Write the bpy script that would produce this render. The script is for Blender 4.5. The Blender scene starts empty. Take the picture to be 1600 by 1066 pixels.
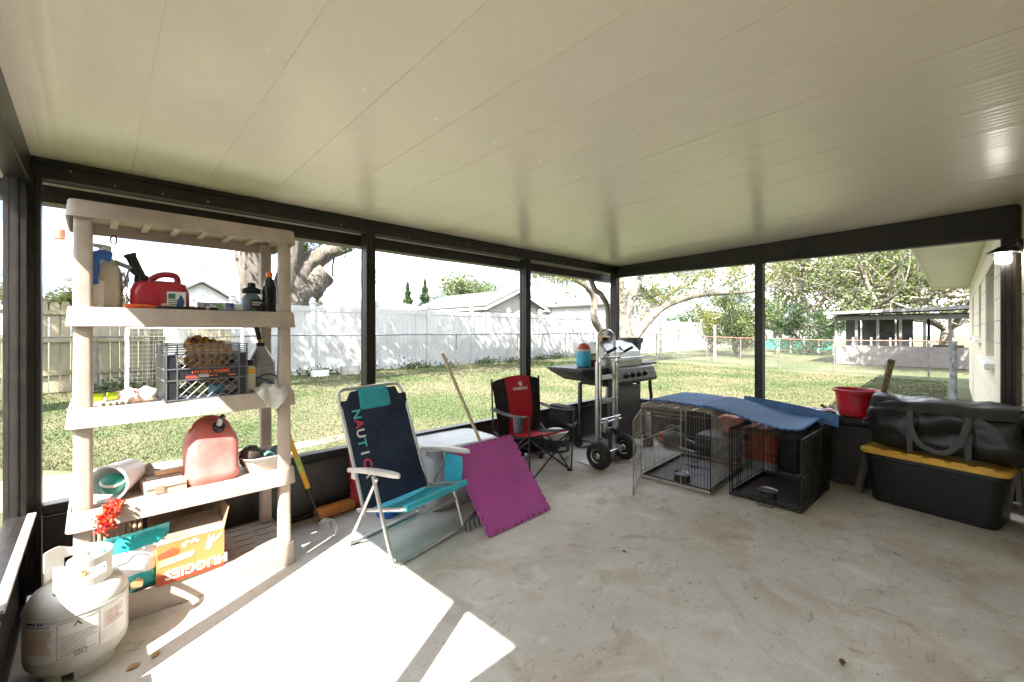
import bpy, bmesh, math, random
import numpy as np
from mathutils import Vector, Matrix, Euler, noise as mnoise
R = math.radians
PI = math.pi
rng = random.Random(7)
scene = bpy.context.scene
COL = scene.collection
# ------------------------------------------------------------------ camera
YAW = R(45.85); CAM_H = 1.33
cam_d = bpy.data.cameras.new('camera'); cam = bpy.data.objects.new('camera', cam_d); COL.objects.link(cam)
cam.location = (0, 0, CAM_H); cam.rotation_euler = (R(90), 0, YAW - R(90))
cam_d.sensor_width = 36; cam_d.lens = 36*669/1600; cam_d.shift_y = -16/1600
cam_d.clip_start = .02; cam_d.clip_end = 600
scene.camera = cam
# ------------------------------------------------------------------ sky, sun, exposure
SUN_EL = R(48.5); SUN_AZ = R(28)          # light travels towards +X, turned SUN_AZ towards +Y
EXPOSURE = 3.5; SUN_S = 2.8; SKY_S = .11
world = bpy.data.worlds.new('World'); scene.world = world; world.use_nodes = True
wn = world.node_tree; wn.nodes.clear()
def wnode(t, **k):
    n = wn.nodes.new(t)
    for a, b in k.items(): setattr(n, a, b)
    return n
sky = wnode('ShaderNodeTexSky', sky_type='NISHITA', sun_disc=False, sun_elevation=SUN_EL, air_density=1.0, dust_density=1.5, ozone_density=1.0)
sd = Vector((-math.cos(SUN_AZ)*math.cos(SUN_EL), -math.sin(SUN_AZ)*math.cos(SUN_EL), math.sin(SUN_EL)))   # towards the sun
sky.sun_rotation = math.atan2(sd.x, sd.y)
tc = wnode('ShaderNodeTexCoord'); sep = wnode('ShaderNodeSeparateXYZ'); wn.links.new(tc.outputs['Generated'], sep.inputs[0])
den = wnode('ShaderNodeMath', operation='ADD'); den.inputs[1].default_value = .16
mx = wnode('ShaderNodeMath', operation='MAXIMUM'); mx.inputs[1].default_value = 0
wn.links.new(sep.outputs['Z'], mx.inputs[0]); wn.links.new(mx.outputs[0], den.inputs[0])
dv = wnode('ShaderNodeVectorMath', operation='DIVIDE'); cmb = wnode('ShaderNodeCombineXYZ')
for i in range(3): wn.links.new(den.outputs[0], cmb.inputs[i])
wn.links.new(tc.outputs['Generated'], dv.inputs[0]); wn.links.new(cmb.outputs[0], dv.inputs[1])
n1 = wnode('ShaderNodeTexNoise'); n1.inputs['Scale'].default_value = .75; n1.inputs['Detail'].default_value = 7; n1.inputs['Roughness'].default_value = .58
n2 = wnode('ShaderNodeTexNoise'); n2.inputs['Scale'].default_value = 1.9; n2.inputs['Detail'].default_value = 6
wn.links.new(dv.outputs[0], n1.inputs['Vector']); wn.links.new(dv.outputs[0], n2.inputs['Vector'])
r1 = wnode('ShaderNodeValToRGB'); r1.color_ramp.elements[0].position = .36; r1.color_ramp.elements[1].position = .56
r1.color_ramp.elements[0].color = (.8, .8, .8, 1)
r2 = wnode('ShaderNodeValToRGB'); r2.color_ramp.elements[0].position = .45; r2.color_ramp.elements[1].position = .70
r2.color_ramp.elements[0].color = (.72, .85, 1.08, 1); r2.color_ramp.elements[1].color = (7.6, 7.7, 7.9, 1)
wn.links.new(n1.outputs['Fac'], r1.inputs[0]); wn.links.new(n2.outputs['Fac'], r2.inputs[0])
mixc = wnode('ShaderNodeMix', data_type='RGBA'); wn.links.new(r1.outputs[0], mixc.inputs['Factor'])
zg = wnode('ShaderNodeMath', operation='MULTIPLY_ADD'); zg.inputs[1].default_value = 1.6; zg.inputs[2].default_value = .9; wn.links.new(mx.outputs[0], zg.inputs[0])
cg = wnode('ShaderNodeVectorMath', operation='SCALE'); wn.links.new(r2.outputs[0], cg.inputs[0]); wn.links.new(zg.outputs[0], cg.inputs['Scale'])
wn.links.new(sky.outputs[0], mixc.inputs['A']); wn.links.new(cg.outputs[0], mixc.inputs['B'])
bg = wnode('ShaderNodeBackground'); bg.inputs['Strength'].default_value = SKY_S
wo = wnode('ShaderNodeOutputWorld'); wn.links.new(mixc.outputs['Result'], bg.inputs[0]); wn.links.new(bg.outputs[0], wo.inputs[0])
sun_d = bpy.data.lights.new('sun', 'SUN'); sun_d.energy = SUN_S; sun_d.angle = R(.5); sun_d.color = (1, .955, .88)
sun = bpy.data.objects.new('sun', sun_d); COL.objects.link(sun); sun.rotation_euler = sd.to_track_quat('Z', 'Y').to_euler(); sun.location = (0, 0, 20)
vs = scene.view_settings; vs.view_transform = 'Standard'; vs.look = 'None'; vs.exposure = EXPOSURE; vs.gamma = 1; vs.use_curve_mapping = False
scene.render.engine = 'CYCLES'
scene.cycles.caustics_reflective = False; scene.cycles.caustics_refractive = False; scene.cycles.max_bounces = 12; scene.cycles.diffuse_bounces = 7; scene.cycles.transparent_max_bounces = 16

# ------------------------------------------------------------------ pixel helpers (a pixel is a direction; distance comes from a plane)
_c, _s = math.cos(YAW), math.sin(YAW)
def ray(px, py):
    u = (px-800)/669; return (_c+u*_s, _s-u*_c, (517-py)/669)
def onZ(px, py, z=0.):
    d = ray(px, py); t = (z-CAM_H)/d[2]; return Vector((d[0]*t, d[1]*t, z))
def onY(px, py, y):
    d = ray(px, py); t = y/d[1]; return Vector((d[0]*t, y, CAM_H+d[2]*t))
def onX(px, py, x):
    d = ray(px, py); t = x/d[0]; return Vector((x, d[1]*t, CAM_H+d[2]*t))

# ------------------------------------------------------------------ materials
MATS = {}
def mat(name, col, rough=.5, metal=0., var=.15, scale=6., bump=0., bscale=60., col2=None, spec=.5, coat=0., detail=4., island=0., trans=0., stretch=None, emit=None, dirt=.22):
    if name in MATS: return MATS[name]
    m = bpy.data.materials.new(name); m.use_nodes = True; MATS[name] = m
    nt = m.node_tree; L = nt.links; b = nt.nodes['Principled BSDF']
    b.inputs['Roughness'].default_value = rough; b.inputs['Metallic'].default_value = metal; b.inputs['Specular IOR Level'].default_value = spec
    if coat: b.inputs['Coat Weight'].default_value = coat; b.inputs['Coat Roughness'].default_value = .15
    if trans: b.inputs['Transmission Weight'].default_value = trans
    if emit: b.inputs['Emission Color'].default_value = (*emit[0], 1); b.inputs['Emission Strength'].default_value = emit[1]
    tc = nt.nodes.new('ShaderNodeTexCoord'); src = tc.outputs['Object']
    if stretch:
        mp = nt.nodes.new('ShaderNodeMapping'); mp.inputs['Scale'].default_value = stretch; L.new(src, mp.inputs[0]); src = mp.outputs[0]
    no = nt.nodes.new('ShaderNodeTexNoise'); no.inputs['Scale'].default_value = scale; no.inputs['Detail'].default_value = detail; no.inputs['Roughness'].default_value = .6
    L.new(src, no.inputs['Vector'])
    mx = nt.nodes.new('ShaderNodeMix'); mx.data_type = 'RGBA'
    c2 = col2 if col2 else tuple(max(0, min(1, x*(1-var*1.6))) for x in col)
    c1 = col if col2 else tuple(min(1, x*(1+var*.6)) for x in col)
    mx.inputs['A'].default_value = (*c1, 1); mx.inputs['B'].default_value = (*c2, 1)
    rp = nt.nodes.new('ShaderNodeValToRGB'); rp.color_ramp.elements[0].position = .36; rp.color_ramp.elements[1].position = .66
    L.new(no.outputs['Fac'], rp.inputs[0]); L.new(rp.outputs[0], mx.inputs['Factor'])
    out = mx.outputs['Result']
    if dirt and not island and not emit:      # dust and grime in irregular patches
        nd = nt.nodes.new('ShaderNodeTexNoise'); nd.inputs['Scale'].default_value = 11; nd.inputs['Detail'].default_value = 8; nd.inputs['Roughness'].default_value = .7; nd.inputs['Distortion'].default_value = .7
        L.new(tc.outputs['Object'], nd.inputs['Vector'])
        rd = nt.nodes.new('ShaderNodeValToRGB'); rd.color_ramp.elements[0].position = .46; rd.color_ramp.elements[1].position = .74; rd.color_ramp.elements[1].color = (dirt,)*3+(1,)
        L.new(nd.outputs['Fac'], rd.inputs[0]); md = nt.nodes.new('ShaderNodeMix'); md.data_type = 'RGBA'; md.inputs['B'].default_value = (.27, .23, .18, 1)
        L.new(rd.outputs[0], md.inputs['Factor']); L.new(out, md.inputs['A']); out = md.outputs['Result']
    if island:
        g = nt.nodes.new('ShaderNodeNewGeometry'); hv = nt.nodes.new('ShaderNodeHueSaturation')
        mr = nt.nodes.new('ShaderNodeMapRange'); mr.inputs['To Min'].default_value = 1-island; mr.inputs['To Max'].default_value = 1+island
        L.new(g.outputs['Random Per Island'], mr.inputs['Value']); L.new(mr.outputs[0], hv.inputs['Value']); L.new(out, hv.inputs['Color'])
        mh = nt.nodes.new('ShaderNodeMapRange'); mh.inputs['To Min'].default_value = .5-island*.06; mh.inputs['To Max'].default_value = .5+island*.06
        ml = nt.nodes.new('ShaderNodeMath'); ml.operation = 'MULTIPLY'; ml.inputs[1].default_value = 7.31
        fr = nt.nodes.new('ShaderNodeMath'); fr.operation = 'FRACT'
        L.new(g.outputs['Random Per Island'], ml.inputs[0]); L.new(ml.outputs[0], fr.inputs[0]); L.new(fr.outputs[0], mh.inputs['Value']); L.new(mh.outputs[0], hv.inputs['Hue'])
        out = hv.outputs['Color']
    L.new(out, b.inputs['Base Color'])
    rr = nt.nodes.new('ShaderNodeMapRange'); rr.inputs['To Min'].default_value = max(.03, rough-.08); rr.inputs['To Max'].default_value = min(1, rough+.1)
    L.new(no.outputs['Fac'], rr.inputs['Value']); L.new(rr.outputs[0], b.inputs['Roughness'])
    if bump:
        n2 = nt.nodes.new('ShaderNodeTexNoise'); n2.inputs['Scale'].default_value = bscale; n2.inputs['Detail'].default_value = 3; L.new(src, n2.inputs['Vector'])
        bp = nt.nodes.new('ShaderNodeBump'); bp.inputs['Strength'].default_value = bump; bp.inputs['Distance'].default_value = .01
        L.new(n2.outputs['Fac'], bp.inputs['Height']); L.new(bp.outputs[0], b.inputs['Normal'])
    return m
def leafmat(name, c1, c2, island=.35):
    """thin leaves that let some light through"""
    m = mat(name, c1, .55, col2=c2, scale=1.1, island=island)
    nt = m.node_tree; b = nt.nodes['Principled BSDF']; o = nt.nodes['Material Output']
    t = nt.nodes.new('ShaderNodeBsdfTranslucent'); s = nt.nodes.new('ShaderNodeMixShader'); s.inputs[0].default_value = .4
    nt.links.new(b.inputs['Base Color'].links[0].from_socket, t.inputs['Color'])
    nt.links.new(b.outputs[0], s.inputs[1]); nt.links.new(t.outputs[0], s.inputs[2]); nt.links.new(s.outputs[0], o.inputs['Surface'])
    return m

# ------------------------------------------------------------------ mesh builder
def T(x=0, y=0, z=0): return Matrix.Translation((x, y, z))
def RX(a): return Matrix.Rotation(R(a), 4, 'X')
def RY(a): return Matrix.Rotation(R(a), 4, 'Y')
def RZ(a): return Matrix.Rotation(R(a), 4, 'Z')
def rrect(w, d, r, n=4):
    """rounded rectangle polygon centred on 0"""
    r = min(r, w/2-1e-4, d/2-1e-4); o = []
    for cx, cy, a0 in ((w/2-r, d/2-r, 0), (-w/2+r, d/2-r, 90), (-w/2+r, -d/2+r, 180), (w/2-r, -d/2+r, 270)):
        for i in range(n+1):
            a = R(a0+90*i/n); o.append((cx+r*math.cos(a), cy+r*math.sin(a)))
    return o
class MB:
    def __init__(s): s.v = []; s.f = []
    def add(s, vs, fs, M=None):
        n = len(s.v)
        s.v += [tuple(M @ Vector(p)) for p in vs] if M is not None else [tuple(p) for p in vs]
        s.f += [tuple(i+n for i in q) for q in fs]; return s
    def box(s, x0, x1, y0, y1, z0, z1, M=None):
        return s.add([(x0,y0,z0),(x1,y0,z0),(x1,y1,z0),(x0,y1,z0),(x0,y0,z1),(x1,y0,z1),(x1,y1,z1),(x0,y1,z1)],
                     [(0,3,2,1),(4,5,6,7),(0,1,5,4),(1,2,6,5),(2,3,7,6),(3,0,4,7)], M)
    def loft(s, rings, caps=(True, True), M=None, closed=True):
        n = len(rings[0]); vs = [p for r in rings for p in r]; fs = []
        for k in range(len(rings)-1):
            for i in range(n if closed else n-1):
                j = (i+1) % n; fs.append((k*n+i, k*n+j, (k+1)*n+j, (k+1)*n+i))
        if caps[0]: fs.append(tuple(range(n-1, -1, -1)))
        if caps[1]: fs.append(tuple((len(rings)-1)*n+i for i in range(n)))
        return s.add(vs, fs, M)
    def stack(s, secs, M=None, caps=(True, True), n=4):
        """secs: (w, d, r, z[, cx, cy]) rounded-rectangle sections"""
        rings = []
        for q in secs:
            cx, cy = (q[4], q[5]) if len(q) > 4 else (0, 0)
            rings.append([(x+cx, y+cy, q[3]) for x, y in rrect(q[0], q[1], q[2], n)])
        return s.loft(rings, caps, M)
    def lathe(s, prof, n=24, M=None, caps=(True, True)):
        rings = [[(max(r, 1e-4)*math.cos(2*PI*i/n), max(r, 1e-4)*math.sin(2*PI*i/n), z) for i in range(n)] for r, z in prof]
        return s.loft(rings, caps, M)
    def cyl(s, a, b, r, r2=None, n=12):
        return s.tube([a, b], [r, r if r2 is None else r2], n)
    def tube(s, pts, r, n=8, closed=False, M=None, caps=True):
        P = [Vector(p) for p in pts]; k = len(P); rr = [float(q) for q in np.interp(np.linspace(0, 1, k), np.linspace(0, 1, len(r)), r)] if isinstance(r, (list, tuple)) else [float(r)]*k
        tg = []
        for i in range(k):
            if closed: d = P[(i+1) % k]-P[i-1]
            else: d = P[min(i+1, k-1)]-P[max(i-1, 0)]
            tg.append(d.normalized() if d.length > 1e-9 else Vector((0, 0, 1)))
        up = Vector((0, 0, 1)) if abs(tg[0].z) < .9 else Vector((1, 0, 0))
        x = up.cross(tg[0]).normalized(); rings = []
        for i in range(k):
            x = (x-tg[i]*x.dot(tg[i]))
            x = x.normalized() if x.length > 1e-6 else tg[i].orthogonal().normalized()
            y = tg[i].cross(x)
            rings.append([tuple(P[i]+rr[i]*(math.cos(2*PI*j/n)*x+math.sin(2*PI*j/n)*y)) for j in range(n)])
        if closed: rings.append(rings[0]); return s.loft(rings, (False, False), M)
        return s.loft(rings, (caps, caps), M)
    def prism(s, poly, z0, z1, M=None):
        return s.loft([[(x, y, z0) for x, y in poly], [(x, y, z1) for x, y in poly]], (True, True), M)
    def sheet(s, fn, nu, nv, th=.002, M=None):
        """a cloth-like sheet with thickness: fn(u, v) -> point"""
        g = [[Vector(fn(i/nu, j/nv)) for j in range(nv+1)] for i in range(nu+1)]; W = nv+1
        nr = [[None]*W for _ in range(nu+1)]
        for i in range(nu+1):
            for j in range(W):
                a = g[min(i+1, nu)][j]-g[max(i-1, 0)][j]; b = g[i][min(j+1, nv)]-g[i][max(j-1, 0)]
                q = a.cross(b); nr[i][j] = q.normalized() if q.length > 1e-12 else Vector((0, 0, 1))
        top = [tuple(g[i][j]+nr[i][j]*th/2) for i in range(nu+1) for j in range(W)]
        bot = [tuple(g[i][j]-nr[i][j]*th/2) for i in range(nu+1) for j in range(W)]
        o = len(top); fs = []
        for i in range(nu):
            for j in range(nv):
                a, b, c, d = i*W+j, (i+1)*W+j, (i+1)*W+j+1, i*W+j+1
                fs.append((a, b, c, d)); fs.append((o+d, o+c, o+b, o+a))
        for i in range(nu):
            a, b = i*W, (i+1)*W; fs.append((b, a, o+a, o+b)); a, b = i*W+nv, (i+1)*W+nv; fs.append((a, b, o+b, o+a))
        for j in range(nv):
            a, b = j, j+1; fs.append((a, b, o+b, o+a)); a, b = nu*W+j, nu*W+j+1; fs.append((b, a, o+a, o+b))
        return s.add(top+bot, fs, M)
    def mesh(s, name, smooth=35):
        me = bpy.data.meshes.new(name); me.from_pydata(s.v, [], s.f); me.validate()
        bm = bmesh.new(); bm.from_mesh(me); bmesh.ops.recalc_face_normals(bm, faces=bm.faces); bm.to_mesh(me); bm.free()
        if smooth:
            me.shade_smooth(); me.set_sharp_from_angle(angle=R(smooth))
        return me
    def build(s, name, m, parent=None, smooth=35, bevel=0., seg=2):
        me = s.mesh(name, smooth); me.materials.append(m if not isinstance(m, str) else MATS[m])
        o = bpy.data.objects.new(name, me); COL.objects.link(o)
        if parent is not None: o.parent = parent
        if bevel:
            b = o.modifiers.new('bevel', 'BEVEL'); b.width = bevel; b.segments = seg; b.limit_method = 'ANGLE'; b.angle_limit = R(40); b.harden_normals = False
        return o
def piece(name, me, parent, loc, rot=(0, 0, 0), sc=(1, 1, 1)):
    o = bpy.data.objects.new(name, me); COL.objects.link(o); o.parent = parent
    o.location = loc; o.rotation_euler = rot; o.scale = sc; return o
def tag(o, label, cat, group=None, kind=None):
    if label: o['label'] = label
    if cat: o['category'] = cat
    if group: o['group'] = group
    if kind: o['kind'] = kind
    return o
def thing(name, label, cat, loc=(0, 0, 0), rz=0, group=None):
    o = bpy.data.objects.new(name, None); COL.objects.link(o); o.location = loc; o.rotation_euler = (0, 0, R(rz)); o.empty_display_size = .1
    return tag(o, label, cat, group)
def struct(o): o['kind'] = 'structure'; return o
def text(name, s, size, m, parent, M, bend=None, bold=0., align='CENTER', extrude=.0006):
    """lettering as a thin mesh; bend maps flat text points onto a curved face"""
    cu = bpy.data.curves.new(name, 'FONT'); cu.body = s; cu.size = size; cu.align_x = align; cu.align_y = 'CENTER'; cu.extrude = extrude; cu.offset = bold; cu.resolution_u = 2
    o = bpy.data.objects.new('tmp_text', cu); COL.objects.link(o)
    dg = bpy.context.evaluated_depsgraph_get(); me = bpy.data.meshes.new_from_object(o.evaluated_get(dg)); bpy.data.objects.remove(o)
    for v in me.vertices:
        p = Vector(v.co)
        v.co = (bend(p) if bend else M @ p)
    me.name = name; me.materials.clear(); me.materials.append(m)
    q = bpy.data.objects.new(name, me); COL.objects.link(q); q.parent = parent; return q
def copy_tree(o, parent=None):
    c = o.copy(); COL.objects.link(c); c.parent = parent
    for ch in list(o.children): copy_tree(ch, c)
    return c
def smooth01(t): t = max(0., min(1., t)); return t*t*(3-2*t)
def fbm(x, y, z=0., s=1.): return mnoise.fractal(Vector((x*s, y*s, z*s)), 1., 2., 4)
# ================================================================== materials of the setting
BRONZE = mat('bronze_aluminium', (.013, .010, .0085), .38, .0, .25, 3, dirt=.06, bump=.03, bscale=120)
KICK = mat('kick_panel_metal', (.05, .043, .039), .42, 0, .2, 2.5, dirt=.12)
CREAMM = mat('cream_trim', (.66, .61, .50), .5, 0, .08, 3)
TAUPE = mat('taupe_downspout', (.30, .25, .20), .45, 0, .1, 3)
def floor_mat():
    m = mat('worn_concrete', (.66, .63, .58), .6, 0, col2=(.55, .52, .47), scale=1.3, detail=9, bump=.12, bscale=90)
    nt = m.node_tree; L = nt.links; b = nt.nodes['Principled BSDF']
    src = b.inputs['Base Color'].links[0].from_socket
    tc = [n for n in nt.nodes if n.type == 'TEX_COORD'][0].outputs['Object']
    def layer(src, scale, lo, hi, col, detail=8, dist=.0, amt=1., st=None):
        v = tc
        if st:
            mp = nt.nodes.new('ShaderNodeMapping'); mp.inputs['Scale'].default_value = st; mp.inputs['Rotation'].default_value = (0, 0, .6); L.new(tc, mp.inputs[0]); v = mp.outputs[0]
        n = nt.nodes.new('ShaderNodeTexNoise'); n.inputs['Scale'].default_value = scale; n.inputs['Detail'].default_value = detail; n.inputs['Roughness'].default_value = .62; n.inputs['Distortion'].default_value = dist
        L.new(v, n.inputs['Vector'])
        r = nt.nodes.new('ShaderNodeValToRGB'); r.color_ramp.elements[0].position = lo; r.color_ramp.elements[1].position = hi
        r.color_ramp.elements[1].color = (amt, amt, amt, 1)
        L.new(n.outputs['Fac'], r.inputs[0])
        x = nt.nodes.new('ShaderNodeMix'); x.data_type = 'RGBA'; x.inputs['B'].default_value = (*col, 1)
        L.new(r.outputs[0], x.inputs['Factor']); L.new(src, x.inputs['A']); return x.outputs['Result']
    o = layer(src, .9, .46, .62, (.53, .505, .465), dist=.8, amt=.7)           # broad grey wear
    o = layer(o, 2.3, .50, .64, (.45, .37, .27), dist=.9, amt=.62)           # tan stains
    o = layer(o, 1.6, .55, .66, (.37, .32, .26), dist=1.4, amt=.62)        # darker traffic dirt
    o = layer(o, 7.5, .60, .68, (.20, .15, .10), dist=1.6, amt=.62, st=(1, 2.4, 1))   # brown scuffs
    o = layer(o, 4.2, .58, .70, (.70, .68, .64), dist=.8, amt=.7)           # pale scrubbed patches
    o = layer(o, 19, .63, .70, (.34, .29, .23), detail=5, dist=.5, amt=.35) # fine mottling
    o = layer(o, 240, .55, .75, (.36, .33, .29), detail=2, amt=.45)         # pores
    o = layer(o, 3.1, .63, .66, (.30, .24, .17), detail=10, dist=2.2, amt=.5)   # sharp-edged drip stains
    o = layer(o, 55, .70, .74, (.09, .07, .05), detail=2, amt=.8)           # specks
    L.new(o, b.inputs['Base Color']); return m
FLOORM = floor_mat()
def ceiling_mat():
    m = mat('cream_roof_panel', (.90, .85, .765), .24, 0, .03, 1.2, spec=.5, dirt=.05)
    nt = m.node_tree; L = nt.links; b = nt.nodes['Principled BSDF']; src = b.inputs['Base Color'].links[0].from_socket
    g = nt.nodes.new('ShaderNodeNewGeometry'); sp = nt.nodes.new('ShaderNodeSeparateXYZ'); L.new(g.outputs['Position'], sp.inputs[0])
    n = nt.nodes.new('ShaderNodeTexNoise'); n.inputs['Scale'].default_value = 2.2; n.inputs['Detail'].default_value = 6; L.new(g.outputs['Position'], n.inputs['Vector'])
    # olive mildew that has settled along the low gutter edge, ragged
    a = nt.nodes.new('ShaderNodeMath'); a.operation = 'MULTIPLY_ADD'; a.inputs[1].default_value = .9; L.new(n.outputs['Fac'], a.inputs[0]); L.new(sp.outputs['Y'], a.inputs[2])
    r = nt.nodes.new('ShaderNodeMapRange'); r.inputs['From Min'].default_value = 3.3; r.inputs['From Max'].default_value = 3.8; r.inputs['To Max'].default_value = .55; L.new(a.outputs[0], r.inputs['Value'])
    x = nt.nodes.new('ShaderNodeMix'); x.data_type = 'RGBA'; x.inputs['B'].default_value = (.42, .38, .17, 1); L.new(r.outputs[0], x.inputs['Factor']); L.new(src, x.inputs['A'])
    L.new(x.outputs['Result'], b.inputs['Base Color'])
    return m
CEILM = ceiling_mat()
BLOCKM = mat('cream_painted_block', (.66, .60, .46), .75, 0, .08, 3, bump=.25, bscale=70)
WHITEP = mat('white_vinyl', (.80, .80, .79), .38, 0, .05, 2)
def grass_mat(name, isl=0.):
    m = mat(name, (.052, .074, .021), .75, 0, col2=(.115, .108, .056), scale=.55, detail=9, island=isl, spec=.25)
    rp = [n for n in m.node_tree.nodes if n.type == 'VALTORGB'][0]; rp.color_ramp.elements[0].position = .40; rp.color_ramp.elements[1].position = .60
    return m
LAWNM = mat('lawn', (.040, .058, .018), .8, 0, col2=(.095, .09, .05), scale=.55, detail=9, spec=.2, bump=.5, bscale=25); BLADEM = grass_mat('grass_blade', .3)
def gz(x, y):
    return -.08 + .2*smooth01((y-4)/8)*(1-.6*smooth01((x-18)/8)) + .015*math.sin(x*.9)*math.sin(y*.7+1)*smooth01((y-3.6)/2)

# ================================================================== ground, slab
def lawn():
    xs = np.concatenate([np.linspace(-120, -8, 12)[:-1], np.linspace(-8, 30, 77)[:-1], np.linspace(30, 160, 14)])
    ys = np.concatenate([np.linspace(-60, -2, 8)[:-1], np.linspace(-2, 16, 61)[:-1], np.linspace(16, 200, 16)])
    mb = MB(); W = len(ys)
    mb.v = [(float(x), float(y), gz(x, y)) for x in xs for y in ys]
    mb.f = [(i*W+j, (i+1)*W+j, (i+1)*W+j+1, i*W+j+1) for i in range(len(xs)-1) for j in range(W-1)]
    o = mb.build('ground', LAWNM, smooth=60); struct(o)
lawn()
def soil():
    mb = MB(); n = 40; rings = []
    for k in range(5):
        q = 1-k/4.0; rings.append([])
        for i in range(n):
            a = 2*PI*i/n; f = q*(1+.28*math.sin(3*a+1)+.2*math.sin(7*a)+.12*math.sin(13*a+2)); x, y = .25+1.75*f*math.cos(a), 5.5+.42*f*math.sin(a); rings[-1].append((x, y, gz(x, y)+.004+.004*(1-q)))
    mb.loft(rings, (False, False)); struct(mb.build('bare_soil', mat('sandy_soil', (.16, .135, .10), .9, 0, .3, 9, bump=.5, bscale=40), smooth=60))
soil()
def wchild(mb, name, m, par, **k):
    """a part given in world coordinates under a thing standing elsewhere"""
    o = mb.build(name, m, par, **k); o.matrix_parent_inverse = (Matrix.Translation(par.location) @ par.rotation_euler.to_matrix().to_4x4()).inverted(); return o
o = MB().box(-.36, 5.14, -.44, 3.30, -.16, 0).build('floor', FLOORM, smooth=0, bevel=.008); struct(o)

# ================================================================== porch roof: cream pans
CEIL0, SLOPE = 2.19, .03
def cz(y): return CEIL0+SLOPE*(3.21-y)
ceil = bpy.data.objects.new('ceiling', None); COL.objects.link(ceil); ceil['kind'] = 'structure'; ceil.location = (2.4, 1.4, 2.2)
PW = .327
prof = [(0, .0025), (.001, .0025), (.002, 0)]
for k in range(1, 7):
    c = .0035+(PW-.007)*k/7
    prof += [(c-.010, 0), (c-.003, .0005), (c+.003, .0005), (c+.010, 0)]
prof += [(PW-.002, 0), (PW-.001, .0025), (PW, .0025), (PW, .05), (0, .05)]
mb = MB(); y0, y1 = -.37, 3.33
mb.loft([[(x, y, z+cz(y)) for x, z in prof] for y in (y0, 1.5, y1)])
pm = mb.mesh('roof_panel', 25); pm.materials.append(CEILM)
for k in range(-1, 17):
    p = bpy.data.objects.new('roof_panel', pm); COL.objects.link(p); p.parent = ceil
    p.location = (-.19+PW*k-2.4, -1.4, -2.2+rng.uniform(-.0008, .0008))

# ================================================================== porch frame walls
def extr(mb, poly, z0, z1, x, y): mb.prism([(a+x, b+y) for a, b in poly], z0, z1)
POST = []   # grooved 75 x 100 mm extrusion
def post_poly(w, d):
    o = []
    def side(a, b):
        a = Vector(a); b = Vector(b); t = (b-a); n = Vector((-t.y, t.x)).normalized()*.005; L = t.length
        for q in (0, .22, .24, .30, .32, .68, .70, .76, .78):
            p = a+t*q
            if q in (.24, .30, .70, .76): p = p+n
            o.append((p.x, p.y))
    c = [(-w/2, -d/2), (w/2, -d/2), (w/2, d/2), (-w/2, d/2)]
    for i in range(4): side(c[i], c[(i+1) % 4])
    return o
PP = post_poly(.075, .095)
SILL = .455
long_wall = thing('porch_wall', 'long dark bronze screen porch wall under the gutter, behind the plastic shelving', 'porch wall', (2.4, 3.21, 0))
for x in (-.235, 1.535, 3.31, 5.06):
    mb = MB(); extr(mb, PP, 0.03, 2.095, x, 3.205); wchild(mb, 'post', BRONZE, long_wall, smooth=20)
mb = MB().box(-.28, 5.10, 3.16, 3.255, 2.093, 2.1885); wchild(mb, 'header_beam', BRONZE, long_wall, bevel=.004)
mb = MB().box(-.28, 5.10, 3.145, 3.16, 2.165, 2.1895); wchild(mb, 'beam_lip', BRONZE, long_wall, bevel=.002)
for a, b in ((-.195, 1.495), (1.575, 3.27), (3.35, 5.02)):
    mb = MB().box(a, b, 3.165, 3.245, SILL-.05, SILL); mb.box(a, b, 3.152, 3.166, SILL-.062, SILL-.052); wchild(mb, 'sill_rail', BRONZE, long_wall, bevel=.004)
    mb = MB().box(a, b, 3.195, 3.21, .035, SILL-.052); wchild(mb, 'kick_panel', KICK, long_wall)
    mb = MB().box(a, b, 3.17, 3.235, 0.002, .036); wchild(mb, 'floor_channel', BRONZE, long_wall, bevel=.003)
for x in np.arange(.0, 5.0, .42):
    pass
mb = MB()
for k in range(26):
    x = -.1+k*.2+rng.uniform(-.03, .03); zz = rng.choice((2.115, 2.15, 2.17))
    mb.lathe([(.0045, 0), (.004, .003), (.001, .004)], 8, T(x, 3.16, zz) @ RX(90))
wchild(mb, 'screw_head', mat('zinc_screw', (.6, .6, .58), .35, .8), long_wall)['kind'] = 'stuff'
end_wall = thing('porch_wall', 'short dark bronze screen porch wall behind the dog crates, next to the house', 'porch wall', (5.06, 1.4, 0))
for y in (1.43, -.295):
    mb = MB(); extr(mb, [(b, a) for a, b in PP], .03, 2.05, 5.06, y); wchild(mb, 'post', BRONZE, end_wall, smooth=20)
mb = MB(); mb.loft([[(x, y, z) for x, z in ((5.015, 2.045), (5.105, 2.045), (5.105, cz(y)-.003), (5.015, cz(y)-.003))] for y in (-.345, 3.16)])
wchild(mb, 'header_beam', BRONZE, end_wall, bevel=.004)
mb = MB().box(5.000, 5.0155, -.34, 3.155, 2.085, 2.11); wchild(mb, 'beam_lip', BRONZE, end_wall, bevel=.003)
for a, b in ((-.255, 1.39), (1.47, 3.155)):
    mb = MB().box(5.02, 5.10, a, b, SILL-.05, SILL); wchild(mb, 'sill_rail', BRONZE, end_wall, bevel=.004)
    mb = MB().box(5.05, 5.065, a, b, .035, SILL-.052); wchild(mb, 'kick_panel', KICK, end_wall)
    mb = MB().box(5.025, 5.09, a, b, .002, .036); wchild(mb, 'floor_channel', BRONZE, end_wall, bevel=.003)
left_wall = thing('porch_wall', 'dark bronze screen porch wall with grey insect screen beside the propane tank', 'porch wall', (-.27, 1.4, 0))
for y in (-.30, .845, 2.02):
    mb = MB(); extr(mb, [(b, a) for a, b in post_poly(.07, .075)], .03, 2.1, -.268, y); wchild(mb, 'post', BRONZE, left_wall, smooth=20)
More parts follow.
